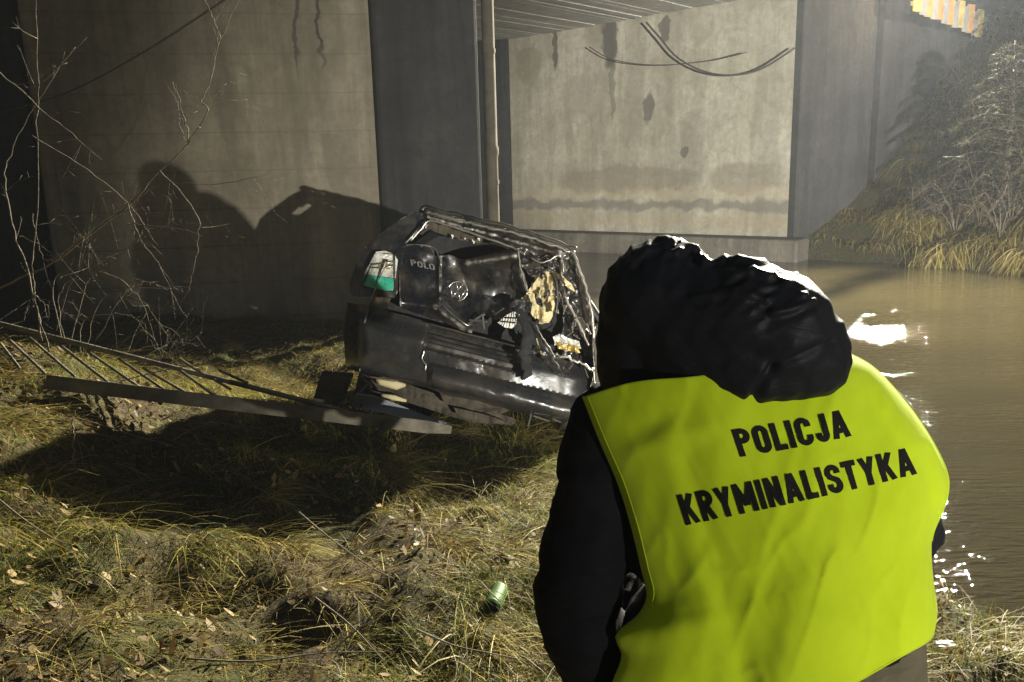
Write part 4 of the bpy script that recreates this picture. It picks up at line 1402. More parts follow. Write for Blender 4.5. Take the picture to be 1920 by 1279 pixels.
# vest: back panel over the jacket, edge curves as (across, up) directions at arm's-length depth
Lc = [(1094, 744), (1128, 830), (1160, 905), (1185, 985), (1204, 1065), (1215, 1116), (1198, 1154), (1157, 1192), (1166, 1232), (1146, 1290), (1112, 1420)]
Rc = [(1592, 664), (1640, 692), (1694, 750), (1738, 812), (1771, 876), (1777, 915), (1767, 955), (1747, 1006), (1747, 1070), (1756, 1145), (1750, 1188)]
Tc = [(1094, 744), (1190, 716), (1300, 706), (1420, 690), (1510, 676), (1592, 664)]
Bc = [(1112, 1420), (1240, 1418), (1380, 1392), (1500, 1338), (1600, 1281), (1690, 1229), (1735, 1204), (1750, 1188)]
NU, NV = 120, 130
Lr, Rr = np.array(crv(Lc, NV)), np.array(crv(Rc, NV))
Tr, Br = np.array(crv(Tc, NU)), np.array(crv(Bc, NU))
S, T = np.meshgrid(np.linspace(0, 1, NU), np.linspace(0, 1, NV))
PX = np.zeros((NV, NU, 2))
for j in range(NV):
    for i in range(NU):
        s, t = S[j, i], T[j, i]
        PX[j, i] = (1 - s) * Lr[j] + s * Rr[j] + (1 - t) * Tr[i] + t * Br[i] - ((1 - s) * (1 - t) * Lr[0] + s * (1 - t) * Rr[0] + (1 - s) * t * Lr[-1] + s * t * Rr[-1])


def vest_Y(s, t, px, py):
    base = (1.46 - 0.05 * t) * (1 - s) + (1.53 - 0.06 * t) * s
    b = 0.125 + 0.03 * np.sin(math.pi * np.clip(t, 0, 1))
    y = base - b * np.sin(math.pi * np.clip(s, 0, 1)) ** 0.75 - 0.02 * t
    # long soft folds fanning down from the shoulders, a gather on the right shoulder
    k = px + 0.25 * (py - 900)
    f1 = np.sin(k / 38.0 + 2.0 * fbm(px / 160, py / 300, seed=4)) * sstep(0.35, 0.8, t) * 0.010
    f2 = (fbm(k / 70, py / 260, seed=9, oct=2) - 0.5) * 0.014
    f3 = -0.010 * ridge(px, py, (1650, 720), (1715, 830), 20) + 0.010 * ridge(px, py, (1735, 850), (1745, 985), 14)
    f4 = -0.007 * ridge(px, py, (1250, 830), (1330, 1160), 30) + 0.006 * ridge(px, py, (1290, 860), (1400, 1279), 26) + -0.0045 * (1 - np.abs(2 * fbm(k / 60, py / 190, seed=13, oct=2) - 1)) ** 5 - 0.0012 * (1 - np.abs(2 * fbm((px - 0.5 * py) / 40, (py + px) / 170, seed=17, oct=2) - 1)) ** 6
    f5 = 0.5 * (0.012 * ridge(px, py, (1200, 800), (1290, 760), 22) - 0.012 * ridge(px, py, (1180, 850), (1330, 800), 18))
    edge = np.minimum(1, np.minimum(s, 1 - s) * 9)
    return y + (f1 + f2 + f3 + f4 + f5) * (0.35 + 0.65 * edge)


VY = vest_Y(S, T, PX[:, :, 0], PX[:, :, 1])
vp = [P(PX[j, i, 0], PX[j, i, 1], VY[j, i]) for j in range(NV) for i in range(NU)]
vest = MB().grid(vp, NU, NV).build('vest', M['vest'], person, smooth=True, solid=0.003)
vest['label'] = 'bright yellow-green vest with POLICJA KRYMINALISTYKA in black'
# front panel of the vest, joined along the right side and the left hem
fp = []
for j in range(NV):
    for i in range(0, NU, 4):
        s, t = S[j, i], T[j, i]
        px, py = PX[j, i]
        ins = 0.10 * (1 - s) ** 3 * (1 if j < NV * 0.66 else 0)
        px = px + 300 * ins
        y = VY[j, 0] * (1 - s) + VY[j, -1] * s + (0.20 * math.sin(math.pi * s) ** 0.6) * (0.5 + 0.5 * t) + 0.03
        fp.append(P(px, py, y))
MB().grid(fp, len(range(0, NU, 4)), NV).build('vest_front', M['vest'], vest, smooth=True, solid=0.003)
# bound edges
def edge_tube(idx, r):
    return [np.array(vp[k]) for k in idx]
e1 = edge_tube([j * NU for j in range(0, int(NV * 0.72), 2)], 0)
MB().tube(e1, 0.003, 6).build('edge_binding', M['vest'], vest, True)
e2 = edge_tube([j * NU + NU - 1 for j in range(0, int(NV * 0.72), 2)], 0)
MB().tube(e2, 0.003, 6).build('edge_binding', M['vest'], vest, True)
e3 = edge_tube([(NV - 1) * NU + i for i in range(0, NU, 2)], 0)
MB().tube(e3, 0.0028, 6).build('edge_binding', M['vest'], vest, True)
hem = [np.array(vp[j * NU + 3]) - _f * 0.002 for j in range(0, int(NV * 0.66), 2)]
MB().tube(hem, 0.0018, 5).build('seam', M['vest'], vest, True)
from mathutils.bvhtree import BVHTree
_bvh = BVHTree.FromPolygons([Vector([float(c) for c in p]) for p in vp], [(j * NU + i, j * NU + i + 1, (j + 1) * NU + i + 1, (j + 1) * NU + i) for j in range(NV - 1) for i in range(NU - 1)])


def on_vest(px, py, off):
    """the point of the cloth in that direction, lifted off by the print's thickness"""
    d = ray(px, py); d = d / np.linalg.norm(d)
    hit = _bvh.ray_cast(Vector([float(c) for c in CAM]), Vector([float(c) for c in d]))
    return np.array(hit[0]) - d * off


def quad_text(txt, bl, br, tl, tr2, bow, bold):
    bl, br, tl, tr2 = [np.array(q, float) for q in (bl, br, tl, tr2)]
    def place(s, t, k):
        q = (bl * (1 - s) + br * s) * (1 - t) + (tl * (1 - s) + tr2 * s) * t
        q = q + np.array([0, bow * math.sin(math.pi * s)])
        return on_vest(q[0], q[1], 0.0036 + k * 0.3)
    return letters(txt, bold, place, M['print'], vest, 0.07)


quad_text('POLICJA', (1388, 857), (1597, 818), (1371, 806), (1583, 767), 2, 0.19)
quad_text('KRYMINALISTYKA', (1286, 985), (1720, 889), (1268, 929), (1706, 838), 3, 0.19)

# ------------------------------------------------------------------ green can, litter
c0 = G(930, 1112, 0.42); c0[2] = gz_at(c0[0], c0[1]) + 0.07
dc = np.array([0.25, 0.9, 0.12]); dc /= np.linalg.norm(dc)
can = empty('drink_can', c0, 'green drink can lying in the grass left of the person', 'can')
MB().tube([c0 - dc * 0.058, c0 - dc * 0.052, c0 + dc * 0.05, c0 + dc * 0.06], [0.027, 0.033, 0.033, 0.027], 20, False).build('body', M['cangreen'], can, True, sharp=30)
MB().tube([c0 - dc * 0.060, c0 - dc * 0.0575], 0.0275, 20, False).build('rim', M['canend'], can)
MB().tube([c0 - dc * 0.050, c0 - dc * 0.049], 0.027, 20).build('base', M['darkplastic'], can)
MB().tube([c0 + dc * 0.0595, c0 + dc * 0.061], 0.026, 20).build('lid', M['canend'], can)


def scrap(name, c, sx, sy, mat, label, seed):
    X, Y = np.meshgrid(np.linspace(-1, 1, 10), np.linspace(-1, 1, 8))
    z = crumple(X * 40 + seed * 9, Y * 40, 22, seed, 0.6 * min(sx, sy))
    pts = [np.array(c) + np.array([x * sx, y * sy, zz]) for x, y, zz in zip(X.ravel(), Y.ravel(), z.ravel())]
    return tag(MB().grid(pts, 10, 8).build(name, M[mat], None, True, solid=0.002, sharp=30), label, 'litter')


q = G(1774, 1192, 0.3); q[2] = gz_at(q[0], q[1]) + 0.03
scrap('paper_scrap', q, 0.035, 0.022, 'white', 'crumpled white paper scrap on the bank right of the person', 4)
q = P(1788, 296, 16.4); q[2] = max(q[2], gz_at(q[0], q[1]) + 0.05)
scrap('plastic_bag', q, 0.20, 0.06, 'white', 'white plastic litter on the far bank slope', 5)

# ------------------------------------------------------------------ grass, leaves, stems
def blades(base, direc, length, width, rise, droop, cols, seg=3):
    """ribbons: base (N,3), direc (N,2) unit, all arrays of N"""
    N = len(base)
    side = np.stack([-direc[:, 1], direc[:, 0], np.zeros(N)], 1)
    d3 = np.concatenate([direc, np.zeros((N, 1))], 1)
    tw = rng.uniform(-0.6, 0.6, N)
    V = np.zeros((N, (seg + 1) * 2, 3)); C = np.zeros((N, (seg + 1) * 2, 3))
    for k in range(seg + 1):
        t = k / seg
        p = base + d3 * (length * (t * (0.75 + 0.25 * t)))[:, None]
        p[:, 2] += length * (rise * t - droop * t * t)
        sd_ = side.copy(); sd_[:, 2] = tw
        w = width * (1 - 0.88 * t ** 1.6)
        V[:, 2 * k] = p - sd_ * w[:, None] / 2
        V[:, 2 * k + 1] = p + sd_ * w[:, None] / 2
        C[:, 2 * k] = C[:, 2 * k + 1] = cols * (0.9 + 0.1 * t)
    o = (np.arange(N) * (seg + 1) * 2)[:, None]
    F = []
    for k in range(seg):
        F.append(np.concatenate([o + 2 * k, o + 2 * k + 1, o + 2 * k + 3, o + 2 * k + 2], 1))
    return V.reshape(-1, 3), np.concatenate(F, 0), C.reshape(-1, 3)


STRAW = np.array([(0.46, 0.36, 0.13), (0.37, 0.29, 0.09), (0.56, 0.45, 0.18), (0.27, 0.20, 0.08), (0.30, 0.27, 0.08), (0.20, 0.15, 0.06)])
GREEN = np.array([(0.36, 0.34, 0.045), (0.27, 0.28, 0.035), (0.10, 0.15, 0.02), (0.14, 0.19, 0.03), (0.19, 0.22, 0.04), (0.25, 0.25, 0.06), (0.08, 0.10, 0.02)])


def pick(pal, n):
    return np.array([1.0, 1.0, 0.75]) * pal[rng.integers(0, len(pal), n)] * rng.uniform(0.7, 1.2, (n, 1))


def visible_land(n, x0, x1, y0, y1, dmin=0.02):
    x = rng.uniform(x0, x1, n); y = rng.uniform(y0, y1, n)
    h, dn, df = ground_h(x, y)
    k = (dn > dmin)
    return x[k], y[k], h[k], dn[k]


VS, FS, CS = [], [], []
def put(v, f, c):
    off = sum(len(a) for a in VS)
    VS.append(v); FS.append(f + off); CS.append(c)


# tussocks: long combed blades sweeping right and down the slope
tx, ty, th, tdn = visible_land(430, -4.4, 2.9, 1.7, 7.8, 0.15)
dens = fbm(tx * 0.8, ty * 0.8, seed=20)
own = [(-1.15, 3.35), (-1.3, 2.95), (-0.95, 2.9), (-1.75, 3.2), (-0.75, 3.7), (-0.55, 4.1), (-1.1, 4.35), (-2.2, 3.5), (-0.35, 3.35), (-1.0, 2.5), (-1.5, 2.45), (-0.55, 2.6), (0.0, 3.1), (-1.45, 4.75), (-2.6, 4.0)]
tx = np.concatenate([tx[dens > 0.36], [a[0] for a in own]]); ty = np.concatenate([ty[dens > 0.36], [a[1] for a in own]])
for x, y in zip(tx, ty):
    n = rng.integers(50, 130)
    big = rng.uniform(0.7, 1.25)
    bx = x + rng.normal(0, 0.06 * big, n); by = y + rng.normal(0, 0.055 * big, n)
    h, dn, _ = ground_h(bx, by)
    main = math.radians(rng.normal(-20, 28))
    a = main + rng.normal(0, 0.6, n)
    green = rng.random() < 0.3
    cols = pick(STRAW, n)
    if green:
        gsel = rng.random(n) < 0.5
        cols[gsel] = pick(GREEN, gsel.sum())
    L = rng.uniform(0.14, 0.42, n) * big
    put(*blades(np.stack([bx, by, h - 0.01], 1), np.stack([np.cos(a), np.sin(a)], 1), L, rng.uniform(0.0022, 0.0045, n), rng.uniform(0.15, 0.75, n), rng.uniform(0.3, 0.9, n), cols, 4))
# matted straw lying everywhere
x, y, h, dn = visible_land(62000, -4.6, 3.0, 1.5, 7.5, 0.02)
pat = fbm(x * 1.1, y * 1.1, seed=22)
k = rng.random(len(x)) < sstep(0.25, 0.6, pat) * 0.8 + 0.2
x, y, h = x[k], y[k], h[k]; n = len(x)
a = rng.normal(-0.35, 0.9, n)
put(*blades(np.stack([x, y, h], 1), np.stack([np.cos(a), np.sin(a)], 1), rng.uniform(0.05, 0.26, n), rng.uniform(0.0018, 0.0042, n), rng.uniform(0.0, 0.55, n), rng.uniform(0.1, 0.6, n), pick(STRAW, n) * rng.choice([0.35, 0.6, 0.9, 1.1], (n, 1)), 3))
# short green growth in patches
x, y, h, dn = visible_land(170000, -4.2, 3.4, 1.4, 6.4, 0.0)
pat = fbm(x * 0.9 + 3, y * 0.9, seed=25) + 0.22 * sstep(1.0, 0.2, np.abs(dn - 0.2)) + 0.12 * sstep(-1.0, 0.5, x)
k = rng.random(len(x)) < sstep(0.38, 0.62, pat)
x, y, h = x[k], y[k], h[k]; n = len(x)
a = rng.uniform(0, 2 * math.pi, n)
cg = pick(GREEN, n); st = rng.random(n) < 0.35; cg[st] = pick(STRAW, st.sum())
put(*blades(np.stack([x, y, h - 0.004], 1), np.stack([np.cos(a), np.sin(a)], 1), rng.uniform(0.025, 0.085, n), rng.uniform(0.0022, 0.0042, n), rng.uniform(0.4, 1.5, n), rng.uniform(0.1, 0.6, n), cg, 2))
x, y, h, dn = visible_land(40000, -4.2, 0.6, 6.0, 9.6, 0.0)
n = len(x); a = rng.normal(-0.3, 1.0, n)
put(*blades(np.stack([x, y, h - 0.004], 1), np.stack([np.cos(a), np.sin(a)], 1), rng.uniform(0.05, 0.2, n), rng.uniform(0.004, 0.007, n), rng.uniform(0.1, 0.9, n), rng.uniform(0.2, 0.7, n), pick(STRAW, n) * 0.6, 2))
grass = fast_mesh('grass', np.concatenate(VS), np.concatenate(FS), M['grass'], np.concatenate(CS))
tag(grass, 'flattened straw-coloured grass and short green growth on the near bank', 'grass', kind='stuff')

# dead leaves
x, y, h, dn = visible_land(26000, -4.6, 2.8, 1.5, 7.0, 0.1)
pat = fbm(x * 1.2, y * 1.2, seed=28) + 0.25 * sstep(-0.6, -2.4, x) + 0.1 * sstep(3.2, 2.2, y)
k = rng.random(len(x)) < sstep(0.40, 0.75, pat)
x, y, h = x[k], y[k], h[k]; n = len(x)
a = rng.uniform(0, 2 * math.pi, n); L = rng.uniform(0.007, 0.022, n) * rng.uniform(0.7, 1.25, n); Wd = L * rng.uniform(0.25, 0.75, n)
d3 = np.stack([np.cos(a), np.sin(a), rng.normal(0, 0.7, n)], 1); s3 = np.stack([-np.sin(a), np.cos(a), rng.normal(0, 0.45, n)], 1)
up3 = np.array([0, 0, 1.0])
V = np.zeros((n, 6, 3)); base = np.stack([x, y, h + rng.uniform(0.005, 0.03, n)], 1)
cu_ = (rng.uniform(-0.3, 0.6, n) * L)[:, None] * up3
for q_, (l, w, c_) in enumerate([(-1, 0, 1), (-0.3, -1, 0.6), (0.5, -0.8, 0.6), (1.1, 0, 1), (0.5, 0.8, 0.6), (-0.3, 1, 0.6)]):
    V[:, q_] = base + d3 * (L * l)[:, None] + s3 * (Wd * w)[:, None] + cu_ * c_
o_ = (np.arange(n) * 6)[:, None]
F = np.concatenate([np.concatenate([o_ + 0, o_ + 1, o_ + 4, o_ + 5], 1)[:, [0, 1, 2, 3]], np.concatenate([o_ + 1, o_ + 2, o_ + 3, o_ + 4], 1)], 0)
LEAF = np.array([(0.20, 0.125, 0.055), (0.28, 0.19, 0.09), (0.13, 0.08, 0.035), (0.30, 0.22, 0.11), (0.09, 0.055, 0.028), (0.16, 0.10, 0.05)])
cl = np.repeat(pick(LEAF, n), 6, 0)
leaves = fast_mesh('fallen_leaves', V.reshape(-1, 3), F, M['leaf'], cl)
tag(leaves, 'brown dead leaves littering the near bank', 'leaves', kind='stuff')

# far bank: hanging dry grass
VS, FS, CS = [], [], []
x = rng.uniform(6.2, 15.0, 46000); y = rng.uniform(12.5, 22.0, 46000)
h, dn, df = ground_h(x, y)
k = (df > 0.15) & (h < 5.6)
x, y, h, df = x[k], y[k], h[k], df[k]
pat = fbm(x * 0.8, y * 0.8, seed=33)
k = rng.random(len(x)) < sstep(0.3, 0.62, pat)
x, y, h = x[k], y[k], h[k]; n = len(x)
a = rng.normal(math.radians(235), 0.5, n)
put(*blades(np.stack([x, y, h], 1), np.stack([np.cos(a), np.sin(a)], 1), rng.uniform(0.2, 0.7, n) * (0.35 + 0.65 * sstep(7.0, 9.0, x)), rng.uniform(0.012, 0.028, n), rng.uniform(0.1, 0.7, n), rng.uniform(0.5, 1.2, n), pick(STRAW, n) * np.where(rng.random(n) < 0.3, 0.45, 0.95)[:, None], 3))
# overhanging tussocks by the far waterline
for _ in range(70):
    cx = rng.uniform(8.3, 12.0); cy = rng.uniform(13.0, 17.5)
    h0, _, d0 = ground_h(np.array([cx]), np.array([cy]))
    if not (0.05 < d0[0] < 2.6): continue
    m_ = 130
    bx = cx + rng.normal(0, 0.16, m_); by = cy + rng.normal(0, 0.16, m_)
    hh, _, _ = ground_h(bx, by)
    a = math.radians(rng.normal(238, 25)) + rng.normal(0, 0.5, m_)
    put(*blades(np.stack([bx, by, hh], 1), np.stack([np.cos(a), np.sin(a)], 1), rng.uniform(0.35, 1.0, m_), rng.uniform(0.010, 0.022, m_), rng.uniform(0.2, 0.6, m_), rng.uniform(0.7, 1.5, m_), pick(STRAW, m_) * 1.15, 4))
fgrass = fast_mesh('bank_grass', np.concatenate(VS), np.concatenate(FS), M['grass'], np.concatenate(CS))
tag(fgrass, 'dry hanging grass on the far river bank', 'grass', kind='stuff')


# ------------------------------------------------------------------ branches
def shrub(name, loc, stems, label, cat, group=None, mat='bark', twigs=5, tl=0.28, seed=1, thick=0.7):
    r_ = random.Random(seed)
    root = empty(name, loc, label, cat, group)
    tw = MB()
    for (pts, r0) in stems:
        q = crv(pts, max(8, 5 * len(pts)))
        q = [p + np.array([r_.gauss(0, 0.004), r_.gauss(0, 0.004), r_.gauss(0, 0.004)]) for p in q]
        n = len(q)
        r0 = r0 * thick
        MB().tube(q, [r0 * (1 - 0.72 * i / (n - 1)) for i in range(n)], 6).build('stem', M[mat], root, True)
        for k in range(twigs):
            i = r_.randint(int(n * 0.2), n - 2)
            t = q[i + 1] - q[i]; t /= np.linalg.norm(t) + 1e-9
            d = t * 0.8 + np.array([r_.gauss(0, 0.7), r_.gauss(0, 0.6), r_.gauss(0.15, 0.7)]); d /= np.linalg.norm(d)
            L = tl * r_.uniform(0.25, 1.0)
            bend = np.array([r_.gauss(0, 0.2), r_.gauss(0, 0.2), r_.gauss(0.1, 0.25)]) * L
            e = crv([q[i], q[i] + d * L * 0.5 + bend * 0.3, q[i] + d * L + bend], 7)
            rr = r0 * 0.33
            tw.tube(e, [rr * (1 - 0.75 * j / 6) for j in range(7)], 5)
            for _ in range(2):
                j = r_.randint(2, 5)
                d2 = d + np.array([r_.gauss(0, 0.7), r_.gauss(0, 0.7), r_.gauss(0, 0.7)]); d2 /= np.linalg.norm(d2)
                tw.tube([e[j], e[j] + d2 * L * r_.uniform(0.15, 0.4)], [rr * 0.6, rr * 0.3], 4)
    if tw.v: tw.build('twigs', M[mat], root, True)['kind'] = 'stuff'
    return root


def PL(pts, Y, dY=0.0):
    return [P(x, y, Y + dY * i / max(len(pts) - 1, 1)) for i, (x, y) in enumerate(pts)]


def at_ground(px, py, Y):
    p = P(px, py, Y); p[2] = gz_at(p[0], p[1]); return p


shrub('bare_shrub', at_ground(90, 660, 4.7), [
    (PL([(92, 660), (75, 600), (65, 550), (62, 490), (70, 400), (72, 215), (72, 145), (68, 15), (66, -60)], 4.6), 0.008),
    (PL([(80, 640), (52, 508), (30, 450), (12, 350), (15, 300), (60, 205), (110, 130), (140, 90)], 4.6, 0.2), 0.009),
    (PL([(65, 550), (52, 575), (45, 590)], 4.6), 0.005), (PL([(65, 552), (84, 570), (92, 578)], 4.6), 0.005),
    (PL([(-20, 115), (60, 192), (142, 257), (190, 300)], 4.5, 0.2), 0.007),
    (PL([(60, 400), (75, 470), (88, 490), (98, 485)], 4.7), 0.004),
], 'tall thin bare shrub at the left edge of the bank', 'shrub', 'bare shrubs on the bank', seed=3)
shrub('bare_shrub', at_ground(20, 560, 5.4), [
    (PL([(-40, 560), (0, 540), (100, 490), (240, 385), (300, 320), (352, 268), (345, 220), (325, 155)], 5.2), 0.011),
    (PL([(352, 268), (390, 210), (378, 190), (395, 150), (415, 75), (447, 0), (460, -40)], 5.2, 0.2), 0.006),
    (PL([(415, 75), (400, 35), (385, 0), (380, -30)], 5.3), 0.004),
    (PL([(60, 255), (165, 320), (240, 380), (265, 415), (285, 445)], 5.2), 0.006),
    (PL([(238, 380), (255, 425), (270, 460), (300, 500), (330, 565)], 5.15), 0.006),
    (PL([(300, 320), (365, 395), (372, 445), (360, 520), (352, 550)], 5.1), 0.005),
    (PL([(250, 380), (305, 345), (400, 345), (465, 335), (515, 320)], 5.2), 0.005),
    (PL([(238, 420), (300, 425), (345, 432), (380, 442)], 5.1), 0.005),
    (PL([(100, 490), (240, 380), (295, 368), (355, 375)], 5.2), 0.004),
    (PL([(352, 268), (340, 245), (330, 160)], 5.2), 0.004), (PL([(390, 212), (410, 185), (432, 145)], 5.2), 0.003),
    (PL([(455, 175), (485, 210), (540, 250)], 5.3), 0.003),
], 'long leaning bare branch forking over the dark hollow', 'shrub', 'bare shrubs on the bank', twigs=6, tl=0.3, seed=5)
shrub('bare_shrub', at_ground(150, 640, 5.0), [
    (PL([(120, 640), (110, 560), (140, 520), (200, 495)], 4.9), 0.005),
    (PL([(118, 640), (100, 530), (140, 505), (170, 500), (240, 465), (345, 410)], 4.9), 0.005),
    (PL([(130, 650), (170, 520), (225, 525), (270, 575), (290, 640)], 4.9), 0.005),
    (PL([(150, 660), (160, 600), (230, 590), (275, 610)], 4.9), 0.005),
    (PL([(160, 660), (190, 560), (260, 560), (300, 610), (330, 650)], 4.9), 0.004),
    (PL([(105, 620), (130, 540), (175, 470), (230, 425)], 5.0), 0.004),
    (PL([(215, 655), (268, 620), (300, 655), (295, 676)], 4.9), 0.004),
    (PL([(295, 676), (330, 655), (372, 630), (378, 618)], 4.9), 0.004), (PL([(296, 676), (312, 648), (316, 612)], 4.9), 0.004),
    (PL([(180, 640), (240, 540), (285, 530), (300, 540)], 5.1), 0.004),
], 'tangle of low arching bare stems behind the ladder', 'shrub', 'bare shrubs on the bank', twigs=7, tl=0.35, seed=8)
shrub('dead_stem', at_ground(138, 890, 3.6), [(PL([(140, 892), (140, 860), (136, 810), (138, 780), (146, 764)], 3.6), 0.008), (PL([(140, 880), (150, 868), (156, 858)], 3.6), 0.004)],
      'upright dead stem standing in the leaves below the ladder', 'dead stem', None, twigs=1, tl=0.1, seed=9)
stick_sets = [([(143, 784), (200, 800), (270, 822), (330, 838)], 3.75, 'straight dead stick below the ladder'),
              ([(-10, 930), (60, 985), (120, 1040), (180, 1075)], 2.9, 'long dry stalk slanting at the left edge'),
              ([(350, 1235), (480, 1240), (600, 1225), (720, 1222)], 2.25, 'long pale stick lying along the bottom'),
              ([(590, 1120), (660, 1175), (720, 1240)], 2.35, 'thin pale stem lying in the middle foreground'),
              ([(620, 1225), (670, 1180), (700, 1165)], 2.3, 'forked pale twig in the middle foreground'),
              ([(780, 1180), (850, 1210), (920, 1225), (985, 1238)], 2.4, 'thin brown twig lying left of the elbow'),
              ([(560, 960), (620, 1010), (690, 1060), (740, 1100)], 2.9, 'long straw stalk crossing the shaded grass'),
              ([(900, 1090), (940, 1130), (975, 1170)], 2.75, 'bent brown twig beside the green can'),
              ([(225, 715), (330, 690), (440, 680), (480, 700)], 4.5, 'pale bent twig caught across the ladder')]
for k, (pts, Y, lab) in enumerate(stick_sets):
    q = PL(pts, Y)
    if k != 8:
        for p in q:
            p[2] = max(p[2], gz_at(p[0], p[1]) + 0.015)
    tag(MB().tube(crv(q, 14), [0.0034 - 0.00014 * i for i in range(14)], 6).build('stick', M['bark'], None, True), lab, 'stick')


# ------------------------------------------------------------------ evergreen and brush on the far bank
def conifer(loc, height, spread, label, seed, dark=1.0, facing=None):
    r_ = random.Random(seed)
    root = empty('spruce_tree', loc, label, 'tree', 'evergreens on the far bank')
    loc = np.array(loc, float)
    MB().tube([loc, loc + np.array([0.05, 0, height * 0.5]), loc + np.array([0, 0.05, height])], [0.10, 0.06, 0.015], 8).build('trunk', M['darkbark'], root, True)
    br = MB(); V, C = [], []
    nb = 54
    for k in range(nb):
        t = (k + 0.5) / nb
        z = height * (0.08 + 0.9 * t)
        L = spread * (1 - t) ** 0.7 * r_.uniform(0.6, 1.1) + 0.2
        a = k * 2.4 + r_.uniform(-0.4, 0.4)
        d = np.array([math.cos(a), math.sin(a), 0])
        b0 = loc + np.array([0, 0, z])
        e = crv([b0, b0 + d * L * 0.5 + np.array([0, 0, 0.04 * L]), b0 + d * L + np.array([0, 0, -0.22 * L])], 9)
        br.tube(e, [0.02 * (1 - 0.8 * i / 8) for i in range(9)], 5)
        for i in range(1, 9):
            for s_ in (-1, 1):
                if r_.random() < 0.12: continue
                sd_ = np.cross(d, (0, 0, 1)) * s_
                Lt = (0.16 + 0.30 * L * (1 - i / 9.5)) * r_.uniform(0.6, 1.2)
                td = sd_ * 0.8 + d * 0.6 + np.array([0, 0, r_.uniform(-0.5, 0.05)]); td /= np.linalg.norm(td)
                m_ = int(8 + Lt * 34)
                f = np.sort(np.array([r_.random() for _ in range(m_)]))
                pb = e[i] + np.outer(f * Lt, td) + np.outer(f ** 2 * Lt, (0, 0, -0.18))
                nd = td * 0.55 + rng.normal(0, 0.55, (m_, 3)); nd /= np.linalg.norm(nd, axis=1)[:, None]
                ln = rng.uniform(0.05, 0.11, m_)[:, None]
                wd = np.cross(nd, rng.normal(0, 1, (m_, 3))); wd /= np.linalg.norm(wd, axis=1)[:, None] + 1e-9
                tri = np.stack([pb - wd * 0.007, pb + wd * 0.007, pb + nd * ln + wd * 0.004, pb + nd * ln - wd * 0.004], 1)
                V.append(tri.reshape(-1, 3))
                c = np.array([0.075, 0.07, 0.035]) * r_.choice((0.25, 0.4, 0.7, 1.1, 1.6)) * dark
                C.append(np.repeat(c[None], m_ * 4, 0))
    br.build('branches', M['darkbark'], root, True)
    V = np.concatenate(V); C = np.concatenate(C)
    o = fast_mesh('crown', V, np.arange(len(V)).reshape(-1, 4), M['needle'], C)
    o.parent = root; o.matrix_parent_inverse = root.matrix_world.inverted()
    return root


def bankpt(px, py, Y):
    p = P(px, py, Y); p[2] = gz_at(p[0], p[1]) - 0.05; return p


conifer(bankpt(1885, 300, 16.2), 3.4, 1.55, 'spruce leaning out over the far bank below the fence', 4)
conifer(bankpt(1985, 300, 17.5), 4.6, 1.5, 'second spruce at the right edge behind the fence end', 6, 0.8)
conifer(bankpt(1900, 60, 26.0), 6.0, 2.2, 'dark spruce standing far behind the board fence', 9, 0.7)
for k, (px, py, Y, s) in enumerate([(1800, 330, 16.3, 1.0), (1850, 300, 16.0, 1.3), (1905, 310, 15.6, 1.4), (1760, 360, 16.9, 0.7), (1880, 400, 15.2, 0.8)]):
    b = bankpt(px, py, Y)
    r_ = random.Random(40 + k)
    stems = []
    for _ in range(9):
        a = r_.uniform(0, 6.28); e = np.array([math.cos(a) * 0.5, math.sin(a) * 0.5, 0])
        H = s * r_.uniform(0.6, 1.15)
        stems.append(([b, b + e * 0.4 * s + np.array([0, 0, H * 0.6]), b + e * s + np.array([0, 0, H * (0.9 + 0.2 * r_.random())]), b + e * 1.5 * s + np.array([0, 0, H * 0.75])], 0.014))
    shrub('bank_bush', b, stems, ['low brown brush at the foot of the grey wing wall', 'brown twiggy bush under the spruce on the far bank', 'large brown twiggy bush at the right edge of the far bank',
                                   'small brown bush nearest the grey wing wall', 'brown bush just above the dry grass by the water'][k], 'bush', 'brown brush on the far bank', mat='darkbark' if k % 2 else 'bark', twigs=7, tl=0.5 * s, seed=50 + k)

# ------------------------------------------------------------------ work lamps
def lamp_mat():
    t = NT('lamp_glass_lit')
    t.set(Base_Color=(0.9, 0.9, 0.85), Roughness=0.2)
    t.b.inputs['Emission Color'].default_value = (1, 0.95, 0.85, 1)
    t.b.inputs['Emission Strength'].default_value = 6.0
    return t.mat


M['lampglass'] = lamp_mat()


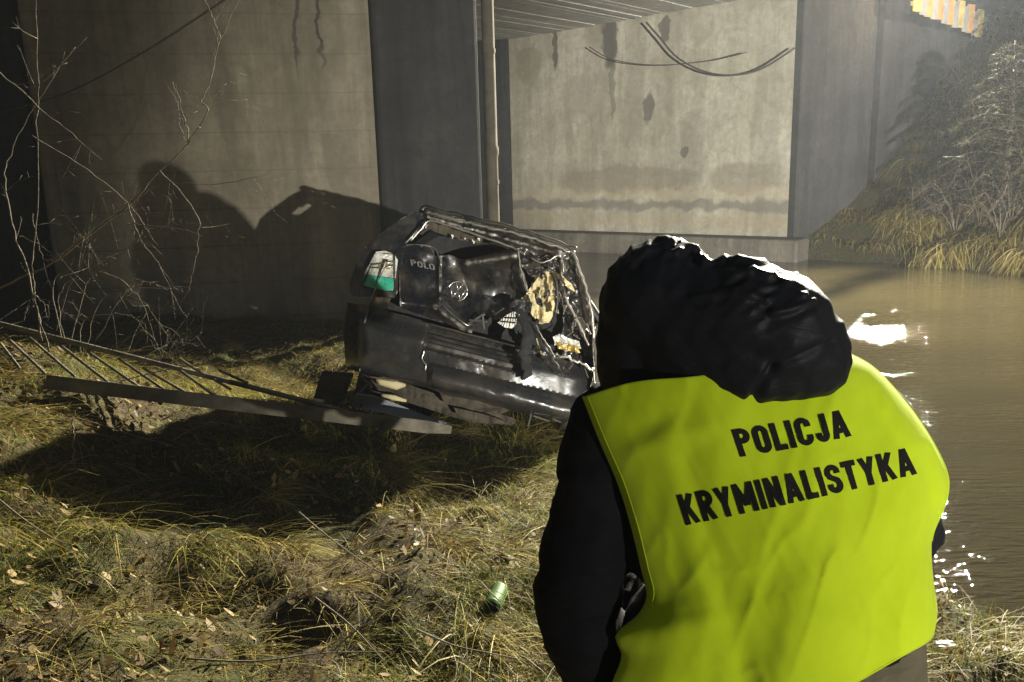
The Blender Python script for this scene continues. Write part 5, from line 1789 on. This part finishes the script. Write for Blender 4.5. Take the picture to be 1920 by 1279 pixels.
def floodlight(keys, label, foot_z):
    pos0 = np.array(LAMPS[keys[0]][0], float)
    root = empty('floodlight', (pos0[0], pos0[1], foot_z), label, 'floodlight')
    mid = np.mean([np.array(LAMPS[k][0], float) for k in keys], 0)
    dy = 0.25 if foot_z > 3 else -0.25
    base = np.array([mid[0], mid[1] + dy, foot_z])
    top = np.array([mid[0], mid[1] + dy, mid[2] - 0.05])
    MB().tube([base + np.array([0, 0, 0.25]), top], 0.022, 10).build('mast', M['steel'], root, True)
    for k in range(3):
        a = k * 2.094
        MB().tube([base + np.array([0, 0, 0.6]), base + np.array([0.45 * math.cos(a), 0.45 * math.sin(a), 0.0])], 0.014, 8).build('leg', M['steel'], root, True)
    MB().box(top, (1, 0, 0), (0, 1, 0), (0, 0, 1), 0.6 if len(keys) > 1 else 0.3, 0.04, 0.04).build('crossbar', M['steel'], root)
    for key in keys:
        pos, aim, power, half, blend, colr, rad = LAMPS[key]
        pos = np.array(pos, float); d = np.array(aim, float) - pos; d /= np.linalg.norm(d)
        sx = np.cross(d, (0, 0, 1)); sx /= np.linalg.norm(sx); sz = np.cross(sx, d)
        c = pos - d * 0.16
        hb = MB()
        prof = [(-0.16, -0.11), (0.16, -0.11), (0.16, 0.11), (-0.16, 0.11)]
        vs = [c + sx * a + sz * b for a, b in prof] + [c - d * 0.09 + sx * a * 0.6 + sz * b * 0.6 for a, b in prof]
        hb.add(vs, [(7, 6, 5, 4), (0, 1, 5, 4), (1, 2, 6, 5), (2, 3, 7, 6), (3, 0, 4, 7)])
        hd_ = hb.build('housing', M['darkplastic'], root, solid=0.006)
        g = MB(); g.add([c - d * 0.01 + sx * a * 0.95 + sz * b * 0.95 for a, b in prof], [(0, 1, 2, 3)])
        g.build('lamp_glass', M['lampglass'], hd_)
        MB().tube([c - d * 0.04 - sx * 0.17, c - d * 0.04 - sx * 0.17 - np.array([0, 0, 0.15]), c - d * 0.04 + sx * 0.17 - np.array([0, 0, 0.15]), c - d * 0.04 + sx * 0.17], 0.008, 6).build('bracket', M['steel'], hd_)
        ld = bpy.data.lights.new('floodlight_beam', 'SPOT')
        ld.energy = power; ld.spot_size = 2 * math.radians(half); ld.spot_blend = blend
        ld.color = colr; ld.shadow_soft_size = rad
        lo = bpy.data.objects.new('floodlight_beam', ld)
        mw = Matrix.Identity(4)
        for i in range(3):
            mw[i][0], mw[i][1], mw[i][2], mw[i][3] = sx[i], sz[i], -d[i], pos[i]
        lo.matrix_world = mw
        COL.objects.link(lo)
        lo.parent = root; lo.matrix_parent_inverse = root.matrix_world.inverted()
    return root


floodlight(['wide', 'far_wall_fill'], 'work floodlight on a low tripod far behind the photographer, with an added second head for the far wall', gz_at(8.6, -12.8))
floodlight(['deck'], 'work floodlight on a tripod on the bridge deck above the far pillar', 6.35)

# ------------------------------------------------------------------ damp river air
HAZE = 0.0009
hm = bpy.data.materials.new('damp_air')
hm.use_nodes = True
hn_ = hm.node_tree.nodes
hn_.remove(hn_['Principled BSDF'])
pv = hn_.new('ShaderNodeVolumePrincipled')
pv.inputs['Color'].default_value = (0.78, 0.85, 0.98, 1)
pv.inputs['Density'].default_value = HAZE
pv.inputs['Anisotropy'].default_value = 0.3
hm.node_tree.links.new(pv.outputs[0], hn_['Material Output'].inputs['Volume'])
hz = MB().box((0, 20, 7), (1, 0, 0), (0, 1, 0), (0, 0, 1), 200, 200, 16.0).build('haze', hm)
tag(hz, 'thin damp night air over the river', 'haze', kind='stuff')
